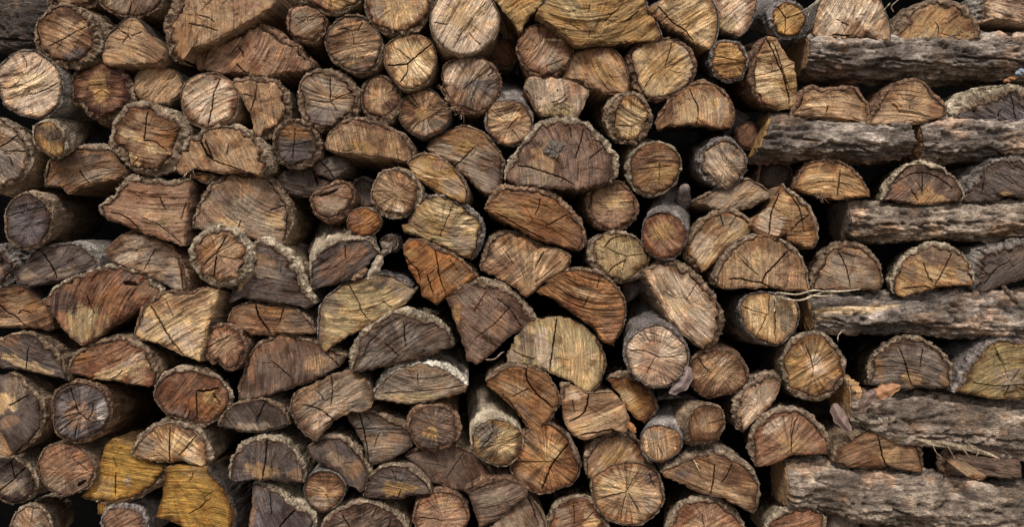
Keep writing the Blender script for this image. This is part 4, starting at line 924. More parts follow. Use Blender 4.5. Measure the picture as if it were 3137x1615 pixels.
split_log|golden-yellow quarter with bark on its right side, cut by the bottom edge|1400,940 1480,1020 1540,1110 1580,1210 1580,1326 1570,1400/1300,1430 1230,1320 1150,1280 1060,1260 1100,1120 1120,1000 1130,920 1220,915 1330,925|c=gold bt=16 bk=dk y=-16 saw=6 p=1130,930 k=4@1430,1130>1390,1160>1350,1200>1280,1240;2@1310,960>1300,990>1285,1015;2@1440,1090>1380,1130 hair=2 h=ochre:1300,960:130:30:10
round_log|small rosy round at the bottom edge between the two golden quarters|690,1326 700,1240 760,1190 860,1190 940,1230 980,1300 980,1400 840,1440 700,1400|c=rose bt=20 bk=pu y=0 rim=red:8
wood_sliver|short yellow splinter hanging below the golden-yellow quarter with bottom bark|/670,1160 730,1175 715,1245 668,1240|c=gold bt=0 y=18 saw=85
T 1 1
split_log|blackish lower slab of two in the gap left of centre|215,100 260,145 330,190 430,205 520,170 600,110/500,85 470,0 350,10 260,50|c=dark bt=8 bk=dk y=34 saw=15 k=5@470,20>490,80>500,140
split_log|blackish upper slab of two, with fine grain and a slanting crack|/460,0 530,-50 690,-80 705,-10 680,50 620,105 560,70 500,60|c=plumd bt=0 y=28 saw=-20 k=5@520,-30>570,20>620,95 h=grey:600,0:90:50:0
round_log|rosy-grey round with a dark hollow at its top, above the little orange round|455,250 470,200 520,160 590,125 670,110 730,135 740,230 700,300 640,350 560,365 500,335|c=rose bt=20 bk=rd y=12 h=greyt:600,280:110:60:0;plumd:560,160:110:35:-20 k=22@500,200>570,190>640,160 saw=8
round_log|round with frilly pale bark ring and rayed face, just left of centre|870,190 890,110 930,50 1020,25 1110,45 1170,110 1190,180 1170,260 1110,320 1030,340 940,320 890,260|c=tan bt=24 bk=pl y=-22 hair=9 rim=brown:9 h=pale:1060,290:40:25:0
round_log|little bright orange round, smallest of the round logs|705,390 730,320 790,290 860,295 910,330 930,380 900,440 840,475 780,470 720,430|c=orange bt=8 bk=br y=-4 saw=-30 h=redl:760,350:60:40:0 v=90,-40
split_log|half log with a frosty white bark arch and dark red face, left of centre|465,790 460,680 490,610 560,540 660,500 780,490 880,510 900,560 920,590/860,640 800,710 740,760 650,790 560,810 490,830|c=plumd bt=25 bk=wh y=-16 v=-30,-230 saw=-35 h=redl:700,620:150:50:-20;red:600,720:90:60:0 k=4@685,540>692,625
split_log|half log with glossy yellow streaks over a grey lower face, near the centre|1120,390 1150,300 1210,215 1320,200 1430,225 1520,290 1590,360 1620,440 1600,540 1540,630/1480,610 1380,560 1280,500 1180,470 1090,440 1080,400|c=olive bt=25 bk=gr y=-10 saw=12 h=plumd:1440,480:130:80:30;cream:1430,330:140:14:14;cream:1510,420:70:14:15;greyt:1500,540:70:60:0;ochre:1320,430:70:50:20;brown:1160,380:50:50:0 k=4@1420,250>1380,360>1330,475;3@1530,290>1450,350;3@1180,440>1350,480
split_log|vivid orange wedge with dark vertical cracks, near the centre|1085,560 1110,515 1190,505 1300,550 1420,610 1510,680 1570,750/1530,780 1440,840 1380,880 1300,930 1210,870 1200,820 1150,740 1100,640|c=orange bt=18 bk=rd y=-20 saw=-40 k=7@1300,580>1315,660>1322,730>1345,800>1372,885;6@1090,610>1140,670>1180,700>1200,780;6@1245,740>1262,800>1285,870;3@1400,640>1460,720 h=brown:1430,740:70:60:30;ochre:1130,590:40:30:0
split_log|broad olive-yellow split log with blotchy stains and one thin crack|510,1180 510,1030 540,920 620,840 700,790 830,740 960,740 1060,770 1130,830/1160,860 1090,930 1000,990 900,1040 780,1110 640,1190 550,1255|c=olive bt=15 bk=pu y=-4 saw=-8 h=grey:590,930:70:90:-40;grey:900,800:60:35:0;greyt:1060,850:90:60:20;greyt:950,760:150:25:10;plumd:530,1080:25:120:0 k=6@710,800>745,860>780,920>800,980>855,1060;2@940,920>1000,960
split_log|charcoal-grey half log with thick pale bark crest, left of centre toward the bottom|740,1390 725,1290 780,1180 850,1100 930,1040 1010,990 1110,980 1230,1020 1320,1070 1390,1140 1410,1220/1290,1262 1200,1300 1080,1330 1000,1345 900,1362 810,1388|c=grey bt=36 bk=wh y=-18 saw=-35 k=6@1085,1060>1090,1140>1100,1225;3@950,1200>1000,1240>1050,1290;4@815,1290>850,1200>900,1150 hair=6
split_log|plum-brown block with bark on its upper right shoulder, below the orange wedge|1430,870 1500,800 1600,780 1720,800 1830,870 1920,960 1975,1040/1950,1080 1880,1100 1780,1170 1680,1260 1580,1340 1520,1310 1490,1200 1450,1090 1410,980 1380,900|c=plum bt=38 bk=pl y=-10 saw=40 h=rose:1720,1060:110:60:-30;greyt:1560,900:110:40:0;ochre:1450,1000:30:60:0 k=4@1720,900>1800,970>1880,1090;3@1800,960>1700,1070>1570,1170;3@1640,860>1560,990
split_log|dark wedge with pale streaks and a fuzzy cream bark cap|75,650 72,540 110,508 210,530 280,600 340,680 390,770 440,860 470,930/440,962 380,950 250,930 100,915 -20,890 -90,925 -85,870 20,750|c=plumd bt=36 bk=wh y=-6 saw=13 h=greyt:160,720:100:40:10;brown:150,640:80:40:20;cream:20,770:22:80:40
split_log|low brown log with one thick leaning crack, below the cream-capped wedge|-100,1050 -60,970 40,930 160,940 280,960 380,990 450,1060 485,1130/400,1140 290,1130 180,1145 60,1140 -20,1110|c=brown bt=17 bk=br y=6 saw=5 k=10@82,935>95,990>110,1030>150,1085>188,1148;4@270,970>245,1060 h=rose:20,1060:70:50:20;plumd:380,1050:90:50:20;orangeb:200,990:90:35:0
T 1 2
split_log|long dark half log with a rust-red upper rim, left of the striped plank-like log|-24,460 -24,380 11,250 51,150 141,60 251,25 380,40 500,80 600,130 690,170/640,245 540,300 430,350 330,380 200,420 60,455|c=plumb bt=24 bk=br y=4 saw=85 h=redl:200,90:190:45:-15;tan:510,220:100:50:-20;redl:50,250:40:110:0 k=4@190,200>250,250>320,315;4@560,150>610,200>650,240
split_log|frost-barked half log with straight crack and tan heart, above the bluish-grey slab|-85,1000 -85,920 -60,840 0,770 90,730 200,730 300,780 370,860 405,940 400,1020/300,1020 200,1010 90,1005 0,1015 -50,1015|c=plumd bt=24 bk=wh y=-14 saw=88 h=ochre2:135,950:95:55:0;rose:350,960:40:50:0 k=7@162,740>155,820>148,890>128,1005
split_log|bluish-grey slab at the bottom edge with whitish bark along its top|70,1040 180,1060 260,1110 330,1180 440,1220 480,1290 470,1400/400,1450 60,1450 40,1320 60,1180|c=purple bt=26 bk=wh y=-2 saw=60 k=8@350,1215>300,1265>240,1330;3@180,1090>190,1250 h=rose:55,1230:25:120:0
split_log|striped grey plank-like split log lying aslant, lower left of centre|490,745 400,680 350,600 320,520 345,440 390,400/500,350 600,300 750,270 820,320 860,420 872,480 860,520 800,545 720,550 600,610 540,680|c=greyt bt=12 bk=br y=-14 saw=-32 k=5@590,300>600,360>600,420>590,510;7@400,500>470,515>530,540>610,600;4@490,400>520,430>548,475 h=brown:420,450:80:60:-40;pale:560,590:110:25:-32;plumd:800,510:60:25:-20
split_log|thin half log capped with bright white bark, lower centre|870,450 890,390 950,310 1050,240 1200,220 1350,250 1450,310 1510,370/1500,410 1400,440 1280,470 1100,495 1000,470 900,460|c=greyt bt=30 bk=ww y=-14 v=70,-190 saw=3 k=4@1180,290>1182,365;3@950,420>1300,400>1480,370 h=plumd:1030,340:100:40:-10;olive:1150,450:200:25:0
split_log|greyish wedge with crossing cracks under the white-capped half log|700,570 800,540 900,560 1000,600 1080,640 1110,690/1140,780 1040,840 950,890 850,910 830,800 770,680 720,610|c=grey bt=22 bk=br y=4 saw=-5 k=7@785,560>810,640>825,720>850,890;4@740,662>900,665>1080,668;3@920,690>905,730>885,785 h=greyt:940,760:120:60:0;brown:1030,720:70:40:20
round_log|dark-faced round with a neat orange-tan bark ring, lower centre|1115,650 1130,570 1180,520 1270,500 1360,515 1430,580 1450,660 1440,730 1380,780 1290,805 1200,785 1140,720|c=plumb bt=17 bk=rd y=-14 v=30,-240 h=ochre:1270,680:55:40:0;dark:1270,740:50:40:0 hair=6
split_log|dark half log leaning right with curved bark top, right of the frosted half log|440,790 500,740 580,715 680,730 760,800 820,880 850,960 820,1060/790,1085 720,1040 650,970 590,930 520,890 460,850|c=plumd bt=19 bk=pl y=-4 saw=65 h=greyt:640,880:90:50:40;brown:740,940:60:60:40
split_log|small dark half log with an amber glow at its base, near the bottom centre|820,1120 840,1020 890,950 970,915 1080,920 1170,960 1240,1030 1260,1100/1150,1110 1060,1135 950,1130 860,1130|c=plumd bt=16 bk=pl y=-8 saw=12 h=ochre:1050,1070:120:42:0 k=4@1065,1080>1040,1135;3@1000,940>1030,1000 hair=7
split_log|dull dark-brown slab set back between two rounds, near the bottom centre|1100,850 1180,800 1300,785 1440,780 1560,830 1640,910 1690,1000/1600,1030 1500,1080 1430,1080 1340,1040 1260,1030 1220,960 1160,890|c=plumb bt=14 bk=br y=16 saw=70 k=2@1480,840>1370,1000
round_log|jutting round with yellow-grey face and long pale grey bark, lower centre|1550,740 1570,660 1640,610 1720,600 1800,620 1870,670 1890,750 1870,830 1820,890 1740,915 1650,890 1580,830|c=olive bt=10 bk=wh y=-24 v=-70,-330 saw=-35 h=plumd:1625,690:70:80:0;grey:1640,720:80:80:0;buff:1760,760:70:50:-30 k=4@1690,610>1690,680;4@1690,690>1640,760>1600,800;2@1650,790>1860,720
round_log|little dark round with level grain, between two dark half logs at bottom|415,1090 430,1010 480,960 560,950 640,980 685,1050 670,1130 620,1190 540,1225 460,1190|c=brown bt=8 bk=gr y=-4 saw=3 h=tan:540,1090:30:25:0;greyt:520,1150:80:40:0 k=3@560,1110>600,1180
round_log|plum-brown round with radial cracks, cut by the bottom edge left of centre|530,1330 590,1250 680,1190 790,1160 900,1180 1000,1230 1080,1310 1090,1400 820,1450 560,1430|c=plumb bt=18 bk=pl y=-8 k=6@670,1250>695,1290>725,1330;3@905,1200>870,1270;3@1000,1280>980,1330 hair=5
round_log|rosy streaked round at the bottom edge just left of centre|1165,1230 1190,1160 1250,1110 1340,1085 1430,1105 1490,1160 1520,1240 1500,1320 1440,1400 1300,1430 1200,1380 1160,1300|c=rose bt=13 bk=rd y=-6 saw=-16 h=tan:1370,1170:90:40:-15;red:1260,1180:60:40:0 k=4@1190,1265>1270,1270>1350,1285
split_log|upper plum-grey piece of the cracked pair at the bottom edge|1500,1080 1540,1050 1640,1000 1770,990 1880,1030 1925,1080/1915,1120 1820,1190 1750,1260 1650,1300 1600,1330 1560,1200 1530,1100|c=plumb bt=20 bk=rd y=-10 saw=-15 k=3@1540,1090>1650,1040>1760,1010 h=greyt:1700,1130:120:50:-20
T 2 1
split_log|big orange-brown half log with frilly bark, lying aslant at the centre|0,290 30,210 100,140 200,150 330,160 430,180 520,240 600,330 650,430 655,520 620,560/540,545 440,520 350,500 250,440 150,390 50,330|c=orangel bt=30 bk=wr y=-16 saw=18 h=brown:130,250:90:60:20;red:280,200:170:25:10;red:590,480:35:90:-10;ochre:170,320:120:25:25 k=4@365,220>350,280>330,330;4@550,330>470,370>400,410;7@60,318>150,365>250,425>400,500
round_log|medium round with a level yellowish band and scalloped bark|680,270 695,190 740,140 820,120 900,110 970,160 1010,230 1020,300 990,370 930,415 850,435 770,410 710,350|c=brown bt=19 bk=rd y=4 saw=0 h=buff:870,250:110:40:0;rose:830,350:100:40:0 rim=red:7
branch_log|jutting log with a speckled red end and an upturned branch stub|1050,470 1070,390 1120,335 1200,315 1280,345 1340,410 1355,490 1320,570 1260,620 1190,632 1110,600 1065,540|c=redl bt=10 bk=pu y=-32 v=80,-300 h=ochre:1180,450:90:70:0;rose:1230,540:70:40:0 hair=0 stub=1330,250>1330,190>1350,140
round_log|yellow-grey round with starred cracks and peeling upper bark, right of centre|705,600 715,520 770,470 860,450 950,455 1030,510 1085,590 1095,660 1050,730 970,770 880,775 790,740 730,670|c=olive bt=23 bk=pl y=-8 saw=82 k=7@800,550>830,510>870,482>945,482;3@810,550>880,590>940,610;6@940,640>880,670>820,725;3@940,610>1060,600;3@945,615>920,710 h=buff:900,640:110:60:0
split_log|thin leaf-shaped sliver log under the starry-centred round|1400,240 1500,190 1600,140 1740,90 1850,130 1915,190/1900,220 1800,270 1660,308 1560,290 1460,260|c=greyt bt=15 bk=br y=4 saw=-40 h=tan:1760,200:110:40:-20;greyt:1560,250:80:25:0
split_log|buff quarter log with a curved bark back, beside the speckled-end jutting log|1450,715 1370,640 1340,560 1400,450 1470,360 1570,310 1680,310 1760,360 1790,430/1730,490 1650,550 1560,620 1490,690|c=buff bt=25 bk=br y=-6 saw=-45 h=pale:1450,560:60:90:30;greyt:1640,380:80:40:0 k=4@1580,330>1600,405;3@1640,420>1690,340>1730,330
split_log|dark orange half log with strong wavy saw ridges, right of centre|410,800 440,750 540,710 680,700 790,740 880,820 935,920 935,1030 910,1110 850,1210/800,1200 750,1120 660,1040 560,970 450,890 345,850|c=orangel bt=14 bk=br y=-12 saw=13 str=2.2 h=tan:700,860:120:35:10;redl:840,1080:60:100:10 k=4@690,890>650,960;2@760,760>750,830
split_log|pale pinkish half log leaning right with thick crusty bark|1065,720 1150,670 1280,660 1360,700 1430,760 1510,840 1560,930 1600,1030 1590,1110 1540,1190 1470,1240/1400,1190 1310,1120 1240,1050 1170,930 1110,800|c=pale bt=36 bk=br y=-24 saw=55 rim=brown:12 h=cream:1300,960:80:80:40;tan:1190,780:80:40:40 k=4@1425,790>1390,850>1350,912;2@1200,850>1260,890
split_log|large straw-grey split log with one wide vertical crack, below the ridged orange half|740,1165 795,1280 795,1380 760,1480 700,1535/640,1510 560,1450 420,1390 330,1360 140,1325 170,1230 240,1110 330,1035 380,1048 475,1022 590,1050 680,1100|c=olive bt=14 bk=br y=-2 saw=86 h=plumd:280,1190:55:120:-8;buff:620,1330:110:150:0;greyt:190,1290:40:60:0;pale:370,1180:50:90:0;pale:400,1290:60:60:-40 k=9@472,1035>465,1120>450,1210>425,1390;3@740,1130>770,1230>770,1330;4@170,1250>250,1290>320,1310
split_log|rosy fan-shaped split log with ridged rim, below the big orange-brown half|-40,690 -10,590 20,520 80,460 160,450 260,470 350,530 450,560 550,600 560,640 540,690/450,740 380,790 320,850 270,890 200,830 120,770 40,740 -30,710|c=tan bt=20 bk=br y=-3 h=orangel:240,530:170:40:10;brown:420,640:80:50:0;rose:130,680:110:60:10 k=6@390,580>360,630>330,685;3@110,560>150,620>180,665;3@500,650>420,720>330,790 hair=7 p=290,860
T 2 2
round_log|jutting round with pinkish swirled face and smooth bluish bark, right of centre|935,150 960,60 1030,0 1130,-40 1240,-25 1320,50 1365,150 1355,240 1310,320 1230,370 1140,380 1060,350 990,290 945,220|c=pale bt=15 bk=pu y=-34 v=-40,-360 saw=22 k=5@970,135>1060,130>1150,170>1230,180>1320,160;3@1140,180>1110,230>1085,285;3@1070,20>1110,80 rim=greyt:9 h=rose:1130,250:120:60:0
round_log|brown round with one short crack, right of the pinkish swirled round|1375,270 1400,190 1460,145 1560,130 1660,150 1730,210 1765,290 1750,360 1690,410 1600,430 1500,450 1420,400 1380,340|c=brown bt=13 bk=rd y=-6 v=-30,-120 h=tan:1560,260:120:80:0;greyt:1590,200:50:30:0 k=5@1425,175>1455,215>1480,250>1515,277
split_log|pale crescent split log with crumbly bark on its left, right of centre|1740,680 1690,620 1680,530 1720,430 1800,340 1880,290 1950,290 1985,340/1975,400 1930,490 1850,570 1770,640|c=pale bt=36 bk=pl y=-12 v=-130,-40 saw=-60 h=greyt:1880,420:60:60:0;brown:1920,330:50:25:0
forked_log|forked branch log with two cut ends and grey bark, lower right of centre|1045,780 1050,700 1100,650 1180,640 1260,660 1310,720 1310,800 1250,850 1180,885 1110,870 1060,830|c=tan bt=9 bk=pu y=-30 v=110,-190 L=170 saw=80 h=greyt:1120,700:70:40:0 k=3@1160,770>1190,850 f2=1360,680_1370,590_1420,520_1500,500_1580,520_1610,590_1595,680_1540,740_1450,765_1380,760
split_log|dark-rimmed crescent piece with a yellow inner face, under the pinkish round|820,330 860,310 950,305 1040,350 1110,420 1145,500 1130,560 1070,620/1020,590 960,530 910,440 860,380|c=orangeb bt=30 bk=br y=12 h=ochre:965,470:55:110:-35;buff:960,460:35:70:-35 v=-30,-120
split_log|orange-brown wedge with swirling grain and a curved black crack|0,340 60,290 150,240 270,240 380,270 430,330 480,410 490,490 450,560 400,640 360,720/310,690 250,610 170,500 90,430 10,370|c=orangel bt=18 bk=br y=-14 saw=32 k=9@265,250>270,310>285,355>350,440>400,475>450,525;5@110,430>160,480>200,540>280,640;3@180,440>280,390 h=brown:420,440:40:90:30;tan:200,400:110:40:25;plumd:250,540:90:30:45
split_log|splintered block with a jagged black crack and bright torn fibres|510,470 512,370 560,360/640,410 690,430 760,420 860,420 930,500 960,600 945,680 860,670 720,720 660,740 600,710 550,650 520,560|c=tan bt=14 bk=br y=-18 saw=-22 k=11@690,430>680,490>665,540>620,585>560,615;9@640,705>720,690>860,668;4@580,470>600,560 h=brown:800,470:110:45:0;cream:830,550:100:10:-25;buff:690,640:120:40:-20;pale:600,440:50:40:0
split_log|rosy half log with a brown arched rim, left of the forked branch log|690,990 670,890 700,800 760,730 860,700 960,705 1030,760 1060,850 1080,880/1000,890 900,900 800,950 720,990|c=tan bt=20 bk=br y=4 saw=-55 h=brown:830,760:150:45:-15;brown:720,880:40:80:0;ochre:880,850:100:30:-20
split_log|orange rounded log with a pale heart patch and a wide diagonal crack|170,920 190,850 250,720 330,640 430,640 510,690 570,760 620,860 630,950 580,1030 470,1070 370,1105 270,1060 190,990|c=orangel bt=12 bk=rd y=-12 saw=38 h=ochre:420,820:70:90:20;buff:430,810:50:60:20;brown:300,760:100:80:-40;brown:280,1000:90:40:20 k=10@550,770>500,830>450,890>410,980>375,1068;4@190,890>300,888>430,885
round_log|large round with star-shaped cracks and a purplish upper right, near the bottom|715,1110 720,1010 790,950 870,910 1000,895 1100,920 1160,980 1190,1080 1190,1170 1130,1250 1030,1310 920,1310 830,1280 760,1220|c=tan bt=12 bk=br y=-6 h=plumd:1110,990:80:70:0;buff:900,1060:130:70:0;orange:900,1270:100:30:10;greyt:1120,1150:60:80:0 k=5@930,915>945,1000>950,1080;4@945,1090>860,1110>780,1130;4@945,1090>920,1200>905,1295;4@960,1100>1000,1170>1035,1225;5@1100,960>1115,1010>1145,1065;3@945,1085>1020,960 hair=5
split_log|wide half log sloping down right with a central crack and tan lower band|1190,960 1230,920 1330,860 1450,830 1600,830 1700,880 1790,950 1840,1040 1840,1150 1800,1230/1700,1180 1600,1130 1500,1105 1420,1080 1320,1030 1220,990|c=brown bt=28 bk=pl y=-18 saw=18 h=tan:1560,1070:170:45:18;tan:1700,1130:80:40:30;plumd:1330,970:90:40:-10 k=8@1542,910>1535,1000>1518,1100;4@1660,900>1630,970>1590,1030;3@1420,900>1450,970
round_log|bottom-edge round with pale bark shoulder, right of the star-cracked round|1240,1400 1240,1300 1310,1200 1420,1140 1520,1140 1620,1190 1700,1260 1740,1350 1700,1450 1400,1480|c=rose bt=26 bk=pl y=-8 v=-60,-150 h=tan:1460,1330:120:55:0;red:1600,1230:90:40:30 k=3@1460,1240>1470,1330
round_log|rosy round cut by the bottom edge, left of the star-cracked round|410,1400 420,1290 460,1190 550,1135 650,1130 750,1190 800,1280 800,1400 600,1470|c=rose bt=24 bk=pl y=-4 v=10,-150 k=4@590,1160>595,1300;4@720,1230>660,1290 h=greyt:520,1250:60:60:0;buff:700,1290:50:40:-30
split_log|lower olive-grey piece of the cracked pair at the bottom edge|270,1110 330,1170 380,1260 400,1360/150,1420 -20,1390 60,1300 150,1230 200,1180|c=greyt bt=10 bk=br y=-2 saw=55 k=8@270,1120>310,1190>350,1320
T 3 1
split_log|half log with a large tan heart and pale crusty bark, right of the amber-banded one|1035,225 1060,150 1100,90 1180,10 1300,-25 1400,0 1480,50 1540,110 1570,180 1555,240/1480,235 1400,250 1290,258 1200,240 1080,225|c=plumb bt=28 bk=wh y=-12 v=-190,20 h=rose:1320,220:120:80:0;ochre2:1320,225:105:65:0;redl:1130,180:60:60:-40 k=3@1225,160>1270,235;3@1300,60>1300,200;4@1110,120>1230,55>1370,60>1500,150 hair=4
split_log|dark grey half log with a small tan spot, at the right edge|1590,230 1620,140 1680,60 1760,-20 1860,-55 1990,-50 2150,30 2200,200/1990,215 1880,195 1810,235 1650,240|c=plumd bt=45 bk=gr y=-2 h=ochre2:1862,185:45:22:0 k=3@1700,190>1720,80
split_log|wedge split by a long crack with pale frilly bark on its right|350,130 400,170 470,220 530,280 570,350 600,430 580,520 550,555/480,530 390,510 390,460 300,490 220,480 130,400 180,350 260,290 310,200|c=ochre2 bt=26 bk=pl y=-14 saw=10 k=8@330,190>300,260>280,320>262,460;5@540,330>480,370>410,440;5@400,190>470,300>500,450 h=pale:280,370:110:70:0;brown:440,270:40:90:-30;orange:460,490:60:30:0
split_log|smooth tan half log with a bent black crack, large, right of centre|-85,800 -70,700 -20,600 60,520 150,480 240,475 340,500 430,560 490,640 520,740 525,845/400,840 270,820 100,825 -40,835|c=tan bt=24 bk=pl y=-20 saw=88 k=9@-5,768>60,765>140,782>220,795>265,822;10@215,795>235,745>260,715>330,640>385,582;3@80,640>130,690>190,740 h=brown:300,560:160:50:15;buff:180,650:60:100:10;rose:400,780:90:40:0
round_log|round with a flat tan face and peeling right side, left of the cream-patched log|70,960 90,900 150,865 250,860 350,880 440,930 465,1010 440,1100 390,1160 330,1210 240,1195 150,1150 95,1080|c=buff bt=10 bk=gr y=-12 v=-260,20 saw=88 h=brown:395,1010:75:150:-5;greyt:380,1050:60:80:0 k=6@265,870>262,930>262,1000;3@80,950>160,985>260,1010;4@245,1010>215,1080>178,1165;5@300,900>305,1190 fib=300,900:22:20
cross_log|crosswise log with knobbly brown bark and a dark rounded end, third from the top|815,262 1000,262 1300,252 1600,250 2300,250/835,498 1000,500 1300,495 1700,490 2300,505|x=1 y=-8 bk=pm ry=95 c=grey
split_log|half log with grey slanted grain and rusty rim, above the flat-faced round|570,830 565,740 610,650 680,570 760,530 850,530 930,570 990,630 1020,710 1025,790 1000,840/920,835 820,825 700,835|c=greyt bt=27 bk=br y=-6 v=-150,-40 saw=14 rim=brown:10 k=6@725,560>755,630>790,700>812,820 h=plumb:640,790:70:40:0
split_log|half log, dark above and bright amber below, resting on the cream-patched log|1120,860 1110,760 1160,660 1230,580 1320,540 1420,535 1520,570 1590,630 1640,720 1645,800/1540,810 1400,815 1300,850 1160,885|c=ochre2 bt=27 bk=wh y=-14 v=-180,0 saw=22 h=plumb:1400,610:220:60:8;plumb:1220,700:60:60:-40;buff:1430,750:110:40:20;greyt:1580,750:60:50:0 k=5@1500,590>1450,690>1388,805;5@1310,660>1330,730>1372,790;5@1165,830>1280,822>1350,820
split_log|dark log with shaggy grey bark at the right edge above the cream-patched log|1690,850 1640,780 1640,680 1700,590 1850,540 2000,520 2150,560/2150,760 1990,760 1850,800 1720,850|c=plumd bt=75 bk=gr y=-4 k=4@1720,800>1800,700>1900,640
cross_log|crosswise log with a cream patch of bare wood along its top left|560,885 700,872 1100,880 1400,852 1700,855 2300,860/595,1108 900,1104 1300,1116 1700,1148 2300,1180|x=1 y=-24 bk=xg ry=95 c=ochre2 patch=cream:860,955:260:26:-4;cream:650,1020:60:18:0
T 3 2
round_log|round with gold rays around a pale heart and frilly bark, lower right|355,240 370,150 410,80 480,35 560,15 640,40 710,100 765,180 775,280 740,360 690,420 610,460 530,455 440,420 385,350|c=ochre bt=25 bk=pl y=-18 v=-180,-20 h=brown:570,240:165:175:0;ochre:440,280:70:110:0;ochre2:570,240:110:110:0;pale:570,235:65:60:0 k=5@560,240>540,170>510,90;4@560,240>510,270>450,305;4@560,240>620,190>690,140;4@560,240>562,280>553,315 hair=8
split_log|grey half log with level grain and small tan heart, under the cream-patched log|960,360 960,270 970,190 1030,120 1110,60 1200,40 1320,60 1410,120 1480,190 1500,270 1490,370/1400,385 1300,375 1190,390 1080,370|c=grey bt=28 bk=pl y=-14 v=-200,10 saw=10 str=1.6 h=ochre2:1240,325:72:42:5;brown:1010,260:30:80:0;brown:1460,330:40:60:0 k=6@1140,110>1170,180>1190,240>1222,360;3@1300,120>1285,240
split_log|smooth olive split log with black bark, cut by the right edge|1530,410 1560,330 1620,230 1700,140 1800,60 1900,50 2050,80 2200,200/2200,400 1990,460 1750,450 1650,425|c=olived bt=38 bk=pu y=-16 p=1890,350 h=grey:1860,310:60:40:0;greyt:1880,330:110:60:0 k=4@1795,120>1825,200;3@1640,350>1800,372>1990,365;4@1890,370>1850,450;3@1900,340>1960,260 hair=3
cross_log|crosswise log with pale flaky bark sloping down right, second from the bottom|830,300 950,395 1100,420 1500,400 1750,440 2300,500/830,590 1000,660 1150,735 1500,745 1700,790 2300,860|x=1 y=-16 bk=pm ry=95 c=ochre2
split_log|brown half log with a thick crack, between the two lowest crosswise logs|710,880 730,790 800,740 900,690 1000,690 1200,720 1280,780 1300,850 1290,950/1200,940 1130,930 1070,910 950,925 800,920|c=brown bt=28 bk=br y=-4 saw=-12 h=ochre2:1085,850:65:50:0;redl:860,830:80:60:0 k=8@1000,700>1010,760>1022,820>1052,912
split_log|dark half log with a ragged pale left bark end, lower right corner|1440,990 1420,900 1450,840 1530,800 1650,810 1800,860/1960,880 1970,990 1900,1000 1700,975 1480,970|c=plumb bt=34 bk=br y=8 saw=10 v=-120,-20
cross_log|lowest crosswise log, with flaky yellowish bark at its left end|400,870 700,872 1000,930 1400,950 1700,1000 2300,1070/412,1150 650,1172 850,1230 1200,1270 1600,1310 2300,1390|x=1 y=-26 bk=pm ry=95 c=tan
split_log|half log with a tan heart and crusty bark, above the lowest crosswise log's end|190,915 140,820 140,740 180,660 250,580 330,540 420,530 510,560 590,620 650,690 665,770 640,830/560,835 420,835 330,880 250,915|c=rose bt=26 bk=pl y=-20 v=-90,-110 h=ochre2:405,770:105:75:10;redl:560,700:80:80:0;redl:240,780:70:60:0;pale:300,640:90:35:-30 k=5@460,570>430,640>415,720>415,830;3@420,590>405,700
round_log|round with flaky pale bark cut by the bottom edge, under the lowest crosswise log|260,1400 270,1310 340,1235 430,1200 540,1200 620,1240 645,1320 630,1420 560,1480 330,1480|c=redl bt=24 bk=wh y=-8 v=-150,-140
split_log|grey slab peeking out at the bottom edge, right of the flaky-barked round|/680,1260 780,1235 850,1290 890,1360 860,1440 690,1440|c=grey bt=0 y=18 saw=80
split_log|dark long slab along the bottom edge, under the lowest crosswise log|/930,1270 1200,1290 1500,1335 1500,1440 920,1440|c=plumd bt=0 y=22 saw=5
wood_chip|pale flat chip resting on the lowest crosswise log|/1605,990 1640,978 1735,984 1722,1006 1640,1012|c=ochre2 bt=0 y=-75 L=60 hair=0
T 1 1
round_log|dim grey-barked log set far back between the hollow-topped round and the frilly round|710,190 740,110 810,80 880,110 910,190 890,270 810,300 740,270|c=dark bt=14 bk=gr y=75 v=60,20
round_log|knobbly grey branch end in the gap below the frilly-ringed round|930,525 945,490 990,475 1035,490 1050,530 1020,565 970,570|c=grey bt=12 bk=gr y=22 v=120,-20
T 2 1
wood_sliver|dark slate-coloured board end in the gap above the jutting pinkish round|/925,800 1105,745 1125,865 1040,860 950,925|c=purple bt=0 y=55 saw=80
T 2 0
round_log|dim brown log set deep in the gap left of the rosy lined round|20,350 50,280 120,255 180,290 205,360 170,430 100,450 40,420|c=red bt=14 bk=br y=85
T 3 0
round_log|dim log set back in the gap left of the amber-banded half log|190,1180 230,1110 320,1090 400,1130 420,1200 380,1270 290,1290 220,1260|c=dark bt=14 bk=br y=80
"""

